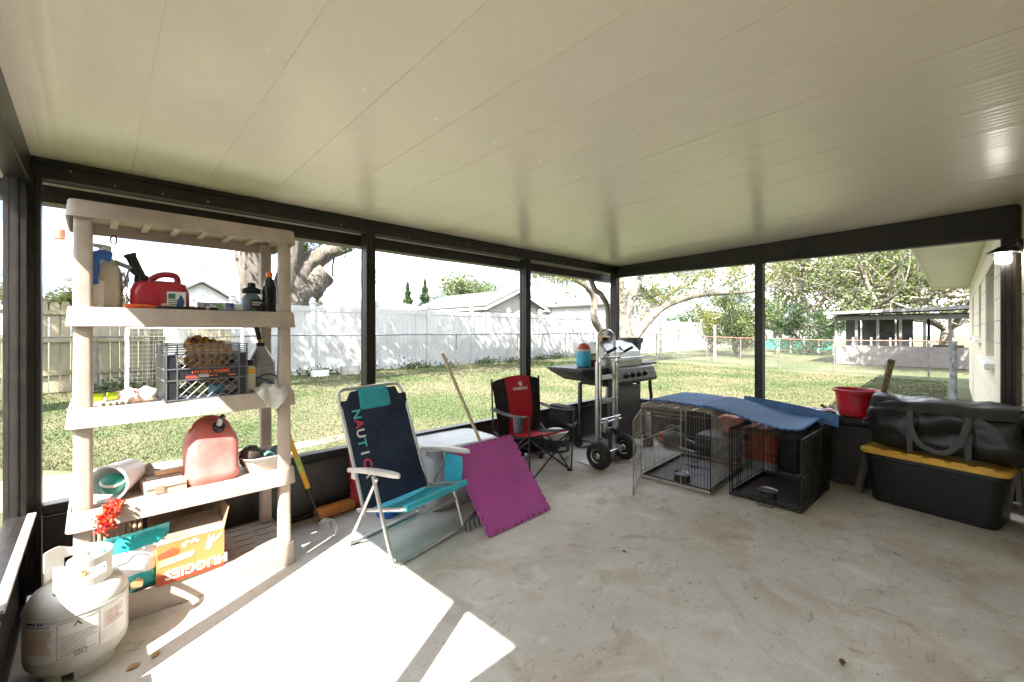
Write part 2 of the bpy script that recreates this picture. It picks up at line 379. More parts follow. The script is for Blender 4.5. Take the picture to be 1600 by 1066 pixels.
mb = MB(); extr(mb, [(b, a) for a, b in post_poly(.10, .07)], .03, 2.095, -.276, 3.115); wchild(mb, 'corner_post', BRONZE, left_wall, smooth=20)
mb = MB(); mb.loft([[(x, y, z) for x, z in ((-.31, 2.05), (-.23, 2.05), (-.23, cz(y)-.003), (-.31, cz(y)-.003))] for y in (-.345, 3.15)])
wchild(mb, 'header_beam', BRONZE, left_wall, bevel=.004)
GREYAL = mat('weathered_sill_aluminium', (.40, .38, .36), .5, .3, .3, 9)
SCREENM = bpy.data.materials.new('insect_screen'); SCREENM.use_nodes = True
nt = SCREENM.node_tree; b = nt.nodes['Principled BSDF']; b.inputs['Base Color'].default_value = (.09, .09, .1, 1); b.inputs['Roughness'].default_value = .6
tp = nt.nodes.new('ShaderNodeBsdfTransparent'); ms = nt.nodes.new('ShaderNodeMixShader'); ms.inputs[0].default_value = .16
nt.links.new(tp.outputs[0], ms.inputs[1]); nt.links.new(b.outputs[0], ms.inputs[2]); nt.links.new(ms.outputs[0], nt.nodes['Material Output'].inputs['Surface'])
for a, b_ in ((-.262, .808), (.882, 1.983), (2.057, 3.064)):
    mb = MB().box(-.305, -.232, a, b_, SILL-.05, SILL); wchild(mb, 'sill_rail', BRONZE, left_wall, bevel=.004)
    mb = MB().box(-.236, -.205, a, b_, SILL-.006, SILL+.006); wchild(mb, 'sill_ledge', GREYAL, left_wall, bevel=.003)
    mb = MB().box(-.275, -.262, a, b_, .035, SILL-.052); wchild(mb, 'kick_panel', KICK, left_wall)
    mb = MB().box(-.30, -.24, a, b_, .002, .036); wchild(mb, 'floor_channel', BRONZE, left_wall, bevel=.003)
    mb = MB().box(-.2705, -.2695, a, b_, SILL+.002, 2.048); wchild(mb, 'insect_screen', SCREENM, left_wall)
# gutter and downspout outside the long wall
GUT = mat('brown_gutter', (.035, .027, .021), .4, 0, .2, 3, dirt=.06)
g = thing('gutter', 'dark brown roof gutter hung outside the long porch wall', 'gutter', (2.4, 3.38, 2.0))
mb = MB(); mb.loft([[(x, y, z) for y, z in ((3.345, 2.11), (3.345, 2.012), (3.43, 2.005), (3.47, 2.05), (3.47, 2.105), (3.462, 2.105), (3.462, 2.055), (3.426, 2.013), (3.353, 2.02), (3.353, 2.11))] for x in (-.42, 5.2)])
wchild(mb, 'trough', GUT, g, smooth=20)
mb = MB().box(-.4, 5.18, 3.332, 3.344, 2.102, 2.165); wchild(mb, 'fascia_strip', mat('cream_fascia', (.78, .74, .62), .45, 0, .05), g)
d = thing('downspout', 'taupe downspout with an S-shaped offset beside the porch corner post', 'downspout', (5.0, 3.42, 0))
pts = []
for px, py, yy in ((924, 436, 3.44), (926, 446, 3.44), (931, 455, 3.42), (940, 460, 3.37), (950, 464, 3.34), (957, 474, 3.33), (959, 490, 3.33), (959, 560, 3.33), (959, 640, 3.33)): pts.append(onY(px-9 if py > 460 else px, py, yy))
pts[0].z = 2.02
base = pts[-1].copy(); base.z = 0
pts.append(base)
def smooth_path(P, k=3):
    P = [Vector(p) for p in P]
    for _ in range(k):
        Q = [P[0]]
        for a, b_ in zip(P, P[1:]): Q += [a*.75+b_*.25, a*.25+b_*.75]
        P = Q+[P[-1]]
    return P
mb = MB().tube(smooth_path(pts, 2), .036, 10); wchild(mb, 'pipe', TAUPE, d)

# ================================================================== the house behind and beside the porch
house = thing('house', 'cream painted concrete block house with white soffit alongside the porch', 'house', (5, -.5, 0))
BW, BH = .4, .2
bm_ = MB().box(.004, BW-.004, -.18, 0, .004, BH-.004).mesh('concrete_block', 0); bm_.materials.append(BLOCKM)
wall_in = wchild(MB().box(-.36, 5.14, -.62, -.372, -.1, 2.42), 'wall', BLOCKM, house)
JM = mat('mortar_joint', (.52, .47, .36), .85, 0, .1, 4)
wins = [(6.3, 7.9, 1.02, 2.02), (9.1, 9.9, 1.22, 2.02), (12.3, 13.1, 1.22, 2.02)]
mb = MB()
X0, X1, YE = 5.14, 15.54, -.28
segs = [X0]+[v for w in wins for v in w[:2]]+[X1]
mb.box(X0, X1, YE-.22, YE-.012, -.2, 1.02)
mb.box(X0, X1, YE-.22, YE-.012, 2.02, 2.45)
for a, b_ in ((5.14, 6.3), (7.9, 9.1), (9.9, 12.3), (13.1, 15.54)): mb.box(a, b_, YE-.22, YE-.012, 1.02, 2.02)
for a, b_ in ((9.1, 9.9), (12.3, 13.1)): mb.box(a, b_, YE-.22, YE-.012, 1.02, 1.22)
wall_out = wchild(mb, 'wall', JM, house, smooth=0)
for r in range(-1, 12):
    z = .02+r*BH; off = 0 if r % 2 else .2
    for k in range(-1, 27):
        x = X0+k*BW+off; a, b_ = max(x, X0), min(x+BW, X1)
        if b_-a < .05: continue
        zc = z+.1; bad = any(a < w[1]-.01 and b_ > w[0]+.01 and w[2] < zc < w[3] for w in wins)
        cut = [w for w in wins if a < w[1]-.01 and b_ > w[0]+.01 and w[2] < zc < w[3]]
        if cut:
            w = cut[0]
            if a < w[0]-.05: b_ = w[0]
            elif b_ > w[1]+.05: a = w[1]
            else: continue
        o = piece('concrete_block', bm_, wall_out, (a, YE, z), sc=((b_-a)/BW, 1, 1)); o.location = Vector((a, YE, z))
# a few courses of the block wall that shows inside the porch
for r in range(0, 12):
    for k in range(3):
        x = 5.005-(k+1)*BW+(.2 if r % 2 else 0); a, b_ = x, min(x+BW, 5.005)
        if b_-a > .05: piece('concrete_block', bm_, wall_in, (a, -.36, .0+r*BH), sc=((b_-a)/BW, 1, 1))
GLASSD = mat('window_glass', (.05, .06, .07), .05, 0, .1, 2, spec=.8)
for w in wins:
    mb = MB(); y = YE-.09
    for a, b_, c, e in ((w[0], w[0]+.05, w[2], w[3]), (w[1]-.05, w[1], w[2], w[3]), (w[0]+.05, w[1]-.05, w[2], w[2]+.05), (w[0]+.05, w[1]-.05, w[3]-.05, w[3]), (w[0]+.05, w[1]-.05, (w[2]+w[3])/2-.02, (w[2]+w[3])/2+.02)): mb.box(a, b_, y-.02, y+.02, c, e)
    f = wchild(mb, 'window', WHITEP, house)
    mb = MB().box(w[0]+.05, w[1]-.05, y-.006, y+.002, w[2]+.05, w[3]-.05); q = mb.build('pane', GLASSD, f); q.matrix_parent_inverse = Matrix()
    mb = MB().box(w[0]-.06, w[1]+.06, YE-.1, YE+.07, w[2]-.07, w[2]-.005); q = mb.build('sill', WHITEP, f, bevel=.006); q.matrix_parent_inverse = Matrix()
SOFF = mat('white_soffit', (.74, .72, .66), .6, 0, .06, 3)
mb = MB().box(5.22, 15.6, -.30, .37, 2.452, 2.475); mb.box(15.6, 15.63, -.5, .37, 2.40, 2.66); wchild(mb, 'soffit', SOFF, house)
mb = MB().box(5.2, 15.66, .37, .40, 2.43, 2.68); wchild(mb, 'fascia', SOFF, house, bevel=.004)
mb = MB(); mb.add([(5.2, .46, 2.69), (15.7, .46, 2.69), (15.7, -4.0, 4.0), (5.2, -4.0, 4.0), (5.2, .46, 2.74), (15.7, .46, 2.74), (15.7, -4.0, 4.06), (5.2, -4.0, 4.06)], [(0,1,2,3),(4,7,6,5),(0,4,5,1),(1,5,6,2),(2,6,7,3),(3,7,4,0)])
SHING = mat('grey_shingle', (.20, .185, .17), .9, 0, .3, 5, bump=.4, bscale=25)
wchild(mb, 'roof', SHING, house)
# the same house carries on past the porch to the other side
mb = MB().box(-9, -.36, -.60, -.36, -.1, 2.4); wchild(mb, 'wall', BLOCKM, house)
mb = MB().box(-9, -.37, -.6, .20, 2.34, 2.42); wchild(mb, 'soffit', SOFF, house)
mb = MB(); mb.add([(-9.2, .25, 2.43), (5.14, .25, 2.43), (5.14, -4.0, 3.7), (-9.2, -4.0, 3.7), (-9.2, .25, 2.5), (5.14, .25, 2.5), (5.14, -4.0, 3.78), (-9.2, -4.0, 3.78)], [(0,1,2,3),(4,7,6,5),(0,4,5,1),(1,5,6,2),(2,6,7,3),(3,7,4,0)]); wchild(mb, 'roof', SHING, house)
# wall lamp on the house wall inside the porch
p = onY(1590, 396, -.30)
lamp = thing('wall_lamp', 'lit white glass wall lamp on the block wall by the porch corner', 'lamp', (4.93, -.36, 1.96))
mb = MB().lathe([(.05, 0), (.055, .01), (.045, .025), (.02, .03)], 20, RX(-90)); mb.tube([(0, .02, 0), (0, .055, .0), (0, .07, -.015)], .012, 8); mb.lathe([(.095, -.012), (.09, -.004), (.05, .02), (.03, .035)], 24, T(0, .095, -.03)); mb.build('bracket', mat('black_lamp_metal', (.02, .02, .02), .4), lamp)  # wide hood over the glass added to keep its glow off the ceiling
MB().lathe([(.02, -.125), (.04, -.115), (.045, -.08), (.04, -.04), (.03, -.033)], 20, T(0, .095, 0)).build('glass_shade', mat('lit_lamp_glass', (.9, .9, .88), .3, emit=((1, .95, .86), 3)), lamp)
for o_ in (long_wall, end_wall, left_wall): o_['kind'] = 'thing'
# ================================================================== plastic shelving
def PL(name, col, rough=.45, **k): return mat('plastic_'+name, col, rough, **k)
BEIGE = PL('beige', (.47, .395, .335), .5, var=.14, scale=5, dirt=.35)
BLACK = PL('black', (.009, .009, .010), .4, dirt=.06); WHITE = PL('white', (.78, .78, .76), .4, var=.06); GREYP = PL('grey', (.42, .44, .46), .45)
RED = PL('red', (.42, .012, .03), .32); ORANGE = PL('orange', (.72, .13, .02), .4); BLUE = PL('blue', (.02, .13, .48), .4); YELLOW = PL('yellow', (.80, .43, .04), .45)
GREEN = PL('green', (.03, .28, .17), .45); CARD = mat('cardboard', (.42, .29, .17), .85, 0, .15, 6); STEEL = mat('steel', (.62, .62, .61), .28, 1., .12, 9); CHROME = mat('chrome', (.72, .72, .71), .14, 1., .05, 4)
ALU = mat('aluminium_tube', (.66, .66, .65), .34, .85, .1, 12); RUBBER = mat('black_rubber', (.018, .018, .019), .7, 0, .3, 8, bump=.05)
PAPERW = mat('white_print', (.82, .82, .80), .6, var=.05); DARKP = mat('dark_print', (.05, .05, .06), .6, var=.1); REDP = mat('red_print', (.62, .07, .05), .6, var=.1); GREYPR = mat('grey_print', (.33, .33, .35), .6, var=.1)
SX0, SX1, SY0, SY1 = -.09, .82, 2.63, 3.09; SW, SDp = SX1-SX0, SY1-SY0
rack = thing('shelving_unit', 'tall beige five-tier plastic shelving unit full of garage clutter', 'shelf', ((SX0+SX1)/2, (SY0+SY1)/2, 0))
TIERS = (.12, .545, .992, 1.435, 1.90)
for i, zt in enumerate(TIERS):
    h = .085 if i < 4 else .075
    if i == 0: h = .118
    mb = MB(); zb = zt-h
    # flared rim as a closed ring
    outer = [(SW-.006, SDp-.006, .03, zt), (SW, SDp, .03, zt-.006), (SW+.014, SDp+.014, .034, zb)]
    inner = [(SW+.002, SDp+.002, .028, zb), (SW-.014, SDp-.014, .022, zt-.012), (SW-.02, SDp-.02, .02, zt)]
    rings = [[(x, y, q[3]) for x, y in rrect(q[0], q[1], q[2], 4)] for q in outer+inner]
    rings.append(rings[0]); mb.loft(rings, (False, False))
    sh = mb.build('shelf', BEIGE, rack, smooth=40)
    mb = MB(); zz = zt-.006      # slatted deck with slots
    nb = 11; w = (SDp-.02)/nb
    for k in range(nb):
        y = -SDp/2+.01+k*w
        mb.box(-SW/2+.01, SW/2-.01, y+.0, y+w-(.013 if k % 2 else .003), zz-.012, zz)
    for k in range(8):
        x = -SW/2+.02+(SW-.06)*k/7
        mb.box(x, x+.028, -SDp/2+.01, SDp/2-.01, zz-.03, zz-.001)
    mb.build('slat_deck', BEIGE, sh, smooth=0)
for sx in (-1, 1):
    for sy in (-1, 1):
        mb = MB(); x, y = sx*(SW/2-.048), sy*(SDp/2-.042)
        for a, b in zip((.0,)+TIERS[:-1], TIERS):
            a2 = a+.001 if a else .004; mb.stack([(.066, .058, .016, a2, x, y), (.060, .052, .016, b-.03, x, y)])
        mb.build('leg', BEIGE, rack)
# ---- things on the shelf just under the top
Z2, Z3, Z4, Z5 = TIERS[3]-.005, TIERS[2]-.005, TIERS[1]-.005, TIERS[0]-.005
t = thing('sprayer_jug', 'white plastic jug with a blue grip and a carabiner, on the upper shelf', 'jug', (.03, 2.80, Z2), 8)
CREAMJ = PL('old_white', (.60, .54, .45), .5)
mb = MB(); mb.stack([(.10, .12, .03, 0), (.115, .13, .035, .01), (.115, .13, .035, .16), (.10, .115, .04, .20), (.05, .055, .02, .245), (.034, .034, .015, .25), (.034, .034, .015, .275)]); mb.build('body', CREAMJ, t)
mb = MB(); mb.stack([(.06, .095, .004, .0, -.048, -.032), (.064, .10, .004, .13, -.046, -.03)]); mb.build('label_panel', WHITE, t)
mb = MB(); mb.tube(smooth_path([(.01, -.06, .245), (-.03, -.065, .255), (-.055, -.07, .225), (-.05, -.073, .18), (-.062, -.073, .14), (-.05, -.072, .11)], 2), .023, 10); mb.build('grip', BLUE, t)
mb = MB(); mb.lathe([(.022, .27), (.024, .275), (.024, .30), (.018, .305)], 16); mb.tube([(0, 0, .295), (-.05, -.03, .297)], [.014, .009], 8); mb.build('cap', WHITE, t)
mb = MB(); mb.tube([(.03+.011*math.cos(a), 0, .335+.022*math.sin(a)) for a in np.linspace(0, 2*PI, 14)[:-1]], .0035, 6, closed=True); mb.build('carabiner', mat('purple_metal', (.22, .05, .25), .3, .7), t)
mb = MB(); r2 = random.Random(3)
for k in range(5):
    mb.tube(smooth_path([(.05+r2.uniform(-.01, .03), -.05+r2.uniform(-.03, .01), r2.uniform(.02, .2)) for _ in range(6)], 2), .0022, 5)
mb.build('wire_tangle', mat('tan_wire', (.30, .22, .14), .5, .3), t)
t = thing('gas_can', 'small dark red gas can with black spout, sitting on the upper shelf', 'gas can', (.235, 2.80, Z2), -6)
mb = MB(); mb.stack([(.215, .15, .03, 0), (.23, .165, .035, .012), (.23, .165, .035, .095), (.205, .14, .045, .135), (.15, .10, .04, .147)]); mb.build('tank', RED, t)
mb = MB(); mb.tube(smooth_path([(-.065, 0, .135), (-.03, 0, .165), (.0, 0, .185), (.055, 0, .185), (.068, 0, .165), (.066, 0, .12)], 2), .015, 10); mb.build('handle', RED, t)
mb = MB(); mb.lathe([(.026, .125), (.028, .15), (.026, .175)], 16, T(-.075, 0, 0)); mb.tube([(-.075, 0, .165), (-.115, -.005, .265)], [.02, .022], 12); mb.lathe([(.026, -.006), (.026, .008)], 14, T(-.116, -.005, .268) @ RY(-22)); mb.build('spout', BLACK, t)
mb = MB(); mb.tube([(-.075, 0, .17), (-.11, -.01, .205)], .017, 10); mb.build('nozzle_base', BLACK, t)
mb = MB(); mb.tube([(-.11, -.01, .205), (-.175, -.02, .232)], [.011, .012], 10); mb.build('nozzle', GREYP, t)
mb = MB(); mb.box(.025, .10, -.0845, -.0825, .012, .095); lb = mb.build('label', PAPERW, t)
mb = MB(); mb.box(.03, .058, -.0855, -.0842, .06, .085); mb.box(.03, .075, -.0855, -.0842, .05, .055); mb.box(.03, .07, -.0855, -.0842, .038, .043); mb.box(.03, .07, -.0855, -.0842, .028, .033); mb.build('label_print', mat('green_print', (.05, .2, .12), .6), lb)
mb = MB(); mb.prism([(.06, .02), (.09, .02), (.094, .05), (.08, .082), (.066, .05)], .0828, .0856, RX(90)); mb.build('label_picture', mat('navy_print', (.03, .08, .22), .6), lb)
t = thing('pruning_shears', 'orange-handled pruning shears lying in front of the red gas can', 'shears', (.18, 2.685, Z2), 2)
mb = MB(); mb.tube(smooth_path([(-.08, 0, .012), (-.06, .0, .016), (.0, .004, .014), (.06, .01, .012)], 2), [.013]*13, 8) if False else mb.tube([(-.085, 0, .012), (-.05, .0, .014), (.0, .004, .013), (.055, .012, .012)], [.012, .014, .011, .009], 8); mb.build('handle', ORANGE, t)
mb = MB(); mb.tube([(-.05, -.018, .012), (-.02, -.02, .014), (.04, -.01, .012)], [.014, .013, .009], 8); mb.build('handle', ORANGE, t)
mb = MB(); mb.prism([(.045, -.006), (.13, -.012), (.135, 0), (.05, .016)], .008, .013); mb.build('blade', STEEL, t)
mb = MB(); mb.tube([(.055, .02, .02), (.085, .03, .026)], .014, 10); mb.build('spring_cap', PL('tan', (.55, .42, .28)), t)
t = thing('hand_saw', 'black-handled folding saw lying along the front of the upper shelf', 'saw', (.43, 2.672, Z2), 1)
mb = MB(); mb.stack([(.26, .024, .01, .004, -.10, 0), (.26, .026, .01, .012, -.10, 0), (.24, .018, .008, .02, -.10, 0)]); mb.build('handle', BLACK, t)
mb = MB(); mb.prism([(.02, -.012), (.27, -.016), (.275, .01), (.02, .012)], .006, .009); mb.build('blade', mat('green_steel', (.09, .17, .14), .35, .5), t)
mb = MB(); mb.lathe([(.013, .0), (.015, .012), (.011, .02)], 14, T(-.02, 0, .004)); mb.build('pivot', STEEL, t)
t = thing('spray_can', 'white spray can with blue and green bands lying on its side, upper shelf', 'spray can', (.475, 2.80, Z2+.027), 82)
A = RX(90)
MB().lathe([(.024, -.09), (.0265, -.085), (.0265, .075), (.02, .085)], 20, A).build('can', WHITE, t)
MB().lathe([(.0269, -.03), (.0269, .03)], 20, A, (False, False)).build('label_band', mat('leaf_green_print', (.10, .38, .12), .5, col2=(.75, .8, .75), scale=30), t)
MB().lathe([(.0269, .035), (.0269, .075)], 20, A, (False, False)).build('label_band', mat('blue_print', (.04, .07, .35), .5, col2=(.5, .55, .75), scale=28), t)
MB().lathe([(.0269, -.06), (.0269, -.035)], 20, A, (False, False)).build('label_band', mat('blue_print'  , (.04, .07, .35), .5), t)
MB().lathe([(.02, .085), (.022, .09), (.022, .118), (.018, .122)], 18, A).build('cap', WHITE, t)
t = thing('fuel_additive_jug', 'squat grey-blue jug with a black label and black cap beside the black oil bottle', 'jug', (.635, 2.79, Z2), 12)
mb = MB(); mb.stack([(.10, .06, .02, 0), (.105, .065, .022, .008), (.105, .065, .022, .075), (.085, .055, .022, .095), (.04, .04, .015, .115), (.036, .036, .015, .125)]); mb.build('body', PL('blue_grey', (.16, .22, .27), .3), t)
mb = MB(); mb.stack([(.085, .006, .003, .11, 0, 0), (.1, .05, .02, .115), (.1, .05, .02, .135), (.04, .04, .015, .15)]); mb.build('cap_ring', BLACK, t)
mb = MB(); mb.lathe([(.022, .15), (.022, .168), (.018, .172)], 18); mb.build('cap', BLACK, t)
mb = MB(); mb.box(-.02, .052, -.0345, -.0325, .008, .078); lb = mb.build('label', DARKP, t)
mb = MB(); mb.box(-.012, .04, -.0353, -.0343, .056, .064); mb.box(-.012, .03, -.0353, -.0343, .045, .05); mb.build('label_print', PAPERW, lb)
mb = MB(); mb.box(-.014, .01, -.0353, -.0343, .012, .026); mb.build('label_print', GREEN, lb)
t = thing('oil_bottle', 'slim black motor oil bottle with a bright orange cap on the upper shelf', 'bottle', (.716, 2.745, Z2), 15)
mb = MB(); mb.stack([(.062, .05, .014, 0), (.066, .054, .016, .006), (.066, .054, .016, .15), (.045, .04, .014, .19), (.026, .026, .012, .205), (.024, .024, .011, .21)]); mb.build('body', PL('black_gloss', (.012, .012, .013), .22), t)
MB().lathe([(.0165, .207), (.0175, .209), (.0175, .232), (.016, .236)], 20).build('cap', PL('bright_orange', (.85, .22, .02), .4), t)

# ---- middle shelf
crate = thing('milk_crate', 'black and grey milk crate on the middle shelf, holding a mitt and bottles', 'crate', (.405, 2.79, Z3+.002), 2)
CRATE = PL('crate_grey', (.016, .019, .027), .42, dirt=.08); CRATEL = PL('crate_light', (.13, .145, .175), .4)
w, d_, h = .345, .31, .275
mb = MB()
for z in (.0, .095, .15, .222): mb.box(-w/2-.004, w/2+.004, -d_/2-.004, -d_/2+.012, z, z+.006); mb.box(-w/2-.004, w/2+.004, d_/2-.012, d_/2+.004, z, z+.006); mb.box(-w/2-.004, -w/2+.012, -d_/2, d_/2, z, z+.006); mb.box(w/2-.012, w/2+.004, -d_/2, d_/2, z, z+.006)
for z in (.235, .247, .259, .271): mb.box(-w/2-.003, w/2+.003, -d_/2-.003, -d_/2+.01, z, z+.004); mb.box(-w/2-.003, w/2+.003, d_/2-.01, d_/2+.003, z, z+.004); mb.box(-w/2-.003, -w/2+.01, -d_/2, d_/2, z, z+.004); mb.box(w/2-.01, w/2+.003, -d_/2, d_/2, z, z+.004)
for x in (-w/2, -w/2+.042, w/2-.042, w/2-.006): mb.box(x, x+.005, -d_/2-.0045, -d_/2+.005, 0, h); mb.box(x, x+.005, d_/2-.005, d_/2+.0045, 0, h)
mb.build('rib_frame', CRATEL, crate, smooth=0)
mb = MB()
for sx in (-1, 1):
    for sy in (-1, 1): mb.box(sx*w/2-(.04 if sx > 0 else 0), sx*w/2+(.04 if sx < 0 else 0), sy*d_/2-(.003 if sy > 0 else 0), sy*d_/2+(.003 if sy < 0 else 0), .004, .225)
    mb.box(sx*w/2-.0015, sx*w/2+.0015, -d_/2, d_/2, .004, .222)
mb.box(-w/2, w/2, -d_/2, d_/2, -.001, .004)
mb.build('panel', CRATE, crate, smooth=0)
MB().box(-w/2+.045, w/2-.045, d_/2-.003, d_/2+.001, .10, .15).build('name_band', CRATE, crate, smooth=0); bd = MB().box(-w/2+.045, w/2-.045, -d_/2-.001, -d_/2+.003, .10, .15).build('name_band', CRATE, crate, smooth=0)
def diag(mb, x0, x1, z0, z1, y, step, r=.0022):
    H = z1-z0
    for s in (1, -1):
        x = x0-H
        while x < x1+H:
            a, b = (x, z0), (x+s*H, z1)
            pts = []
            for q in np.linspace(0, 1, 25):
                xx = a[0]+(b[0]-a[0])*q
                if x0 <= xx <= x1: pts.append((xx, y, z0+H*q))
            if len(pts) > 2: mb.tube([pts[0], pts[-1]], r, 4)
            x += step
mb = MB()
for y in (-d_/2, d_/2):
    diag(mb, -w/2+.045, w/2-.045, .156, .222, y, .042); diag(mb, -w/2+.045, w/2-.045, .006, .095, y, .042)
mb.build('lattice', CRATEL, crate, smooth=0)['kind'] = 'stuff'
text('lettering', 'HYGEIA FARMS', .024, mat('orange_print', (.75, .12, .03), .6, var=.1), bd, T(.01, -d_/2-.0012, .134) @ RX(90), bold=.0006)
mb = MB()
for x_, w_ in ((.0, .02), (.025, .012), (.085, .03)): mb.box(x_, x_+w_, -d_/2-.0017, -d_/2-.0009, .110, .116)
mb.build('small_print', MATS['orange_print'], bd)['kind'] = 'stuff'
mb = MB().box(-.095, -.045, -d_/2-.0018, -d_/2-.0009, .105, .118); mb.build('sticker', REDP, bd)
mb = MB().box(-.043, .0, -d_/2-.0018, -d_/2-.0009, .107, .123); mb.build('sticker', GREYP, bd)
LEATH = mat('tan_leather', (.56, .29, .06), .5, 0, .25, 14, bump=.15, bscale=40)
t = thing('baseball_glove', 'ochre leather baseball glove stuffed into the top of the milk crate', 'glove', (.43, 2.77, Z3+.135), 6)
mb = MB()
for k in range(6):
    x = -.085+.034*k; hh = (.155, .172, .162, .150, .138, .118)[k]
    mb.tube(smooth_path([(x*.75, .03, 0), (x*.95, -.025, .06), (x, -.035, hh*.62), (x+.004, -.012, hh*.93), (x+.006, .025, hh), (x+.004, .055, hh*.8)], 2), [.017+.005*math.sin(PI*min(1, i/20)) for i in range(21)] if False else .0195, 10)
mb.build('finger', LEATH, t); 
mb = MB(); mb.stack([(.17, .05, .025, -.10, 0, .0), (.20, .075, .035, -.05, 0, .01), (.20, .07, .03, .06, 0, .02), (.16, .04, .02, .11, 0, .03)]); mb.build('palm', LEATH, t)
mb = MB()
for k in range(5): mb.tube([(-.068+.034*k, -.056, .04), (-.068+.034*k, -.052, .085)], .003, 5)
mb.tube([(-.09, -.05, .15), (-.075, -.035, .175), (-.06, -.04, .15)], .006, 6); mb.build('lacing', mat('dark_leather', (.10, .045, .02), .6), t)
for i, (x, y, c, nm, lb) in enumerate(((-.12, -.07, (.35, .37, .04), 'olive_bottle', 'olive green bottle lying in the bottom of the milk crate'), (-.03, -.08, (.45, .55, .12), 'lime_bottle', 'lime green bottle lying in the bottom of the milk crate'), (.05, -.09, (.15, .45, .60), 'blue_bottle', 'small sky blue bottle in the bottom of the milk crate'), (.11, -.07, (.45, .36, .30), 'brown_jar', 'brown jar in the bottom of the milk crate'))):
    t = thing(nm, lb, 'bottle' if i < 3 else 'jar', (.405+x, 2.79+y, Z3+.008+.03), (10, -15, 30, 5)[i])
    m = PL('c%d' % i, c, .35); MB().lathe([(.02, -.045), (.029, -.04), (.029, .03), (.014, .05), (.012, .06)], 18, RY(90)).build('body', m, t); MB().lathe([(.0135, .055), (.0135, .075)], 14, RY(90)).build('cap', (WHITE, REDP, WHITE, BLACK)[i], t)
t = thing('sealant_bottle', 'white sealant bottle with yellow label and black cap beside the milk crate', 'bottle', (.612, 2.715, Z3), 10)
mb = MB(); mb.stack([(.045, .036, .01, 0), (.047, .038, .011, .005), (.047, .038, .011, .135), (.028, .026, .01, .152)]); mb.build('body', PL('cream_white', (.72, .68, .58), .4), t)
mb = MB().stack([(.0485, .0395, .011, .108), (.0485, .0395, .011, .134)], caps=(False, False)); mb.build('label', YELLOW, t)
mb = MB(); mb.stack([(.012, .04, .004, .004, -.026, .002), (.012, .04, .004, .13, -.026, .002)]); mb.build('side_label', DARKP, t)
MB().lathe([(.017, .15), (.018, .153), (.018, .178), (.016, .182)], 18).build('cap', BLACK, t)
t = thing('washer_fluid_jug', 'translucent grey gallon jug with a black pump handle on the middle shelf', 'jug', (.70, 2.86, Z3), 8)
JUG = PL('jug_grey', (.36, .39, .40), .3)
mb = MB(); mb.stack([(.12, .12, .03, 0), (.13, .13, .035, .01), (.13, .13, .035, .15), (.12, .12, .04, .175), (.05, .05, .02, .245), (.04, .04, .018, .26)]); mb.build('body', JUG, t)
mb = MB(); mb.box(-.05, .045, -.0668, -.0652, .06, .13); lb = mb.build('label', mat('faded_label', (.5, .52, .53), .6, var=.1, scale=40), t)
mb = MB()
for k in range(4): mb.box(-.042, .035-.01*(k % 2), -.0674, -.0666, .118-k*.014, .123-k*.014)
mb.build('label_print', GREYPR, lb)
MB().lathe([(.023, .25), (.024, .255), (.024, .272)], 18).build('cap', BLACK, t)
mb = MB(); mb.tube([(0, 0, .27), (-.008, -.004, .295)], .012, 10); mb.build('collar', YELLOW, t)
mb = MB(); mb.tube([(-.008, -.004, .293), (-.03, -.012, .375)], [.0135, .0145], 12); mb.build('pump_handle', BLACK, t)
t = thing('bungee_cord', 'dark blue cord looped in front of the grey jug on the middle shelf', 'cord', (.70, 2.73, Z3+.01))
mb = MB(); mb.tube(smooth_path([(-.09, .0, .0), (-.07, -.01, .05), (-.02, -.012, .09), (.04, .0, .08), (.07, .01, .05), (.06, .01, .02), (.0, -.015, .05), (-.06, -.02, .075)], 3), .004, 8); mb.build('cord', mat('navy_cord', (.01, .025, .12), .5), t)
t = thing('sun_hat', 'crumpled white cloth hat draped over the middle shelf edge', 'hat', (.70, 2.66, Z3))
CLOTHW = mat('white_cloth', (.72, .70, .66), .85, 0, .12, 10, bump=.1, bscale=90)
def hat(u, v):
    x = -.085+.17*u; bow = math.sin(PI*u)
    s_ = v*.20; y = .07-min(s_, .115)-.012*math.sin(u*11); z = .03*bow*(1-v)+.006*math.sin(u*19+v*7)+.012
    if s_ > .115: z -= (s_-.115)*(.4+.7*bow); y -= (s_-.115)*.35
    return (x*(1-.25*v*v), y, z)
MB().sheet(hat, 20, 16, .003).build('cloth', CLOTHW, t, smooth=60)
t = thing('safety_goggles', 'lime green goggles with a black frame on the middle shelf', 'goggles', (.03, 2.88, Z3), 10)
LIME = PL('lime', (.42, .62, .02), .25)
for x in (-.038, .038):
    mb = MB(); mb.stack([(.062, .02, .009, .004, x, 0), (.068, .024, .010, .02, x, 0), (.06, .018, .008, .043, x, 0)]); mb.build('lens', LIME, t)
mb = MB(); mb.tube(smooth_path([(-.085, .06, .02), (-.08, .0, .03), (-.07, -.014, .05), (.0, -.014, .045), (.07, -.014, .052), (.08, 0, .03), (.09, .06, .015)], 2), .005, 8); mb.build('frame', BLACK, t)
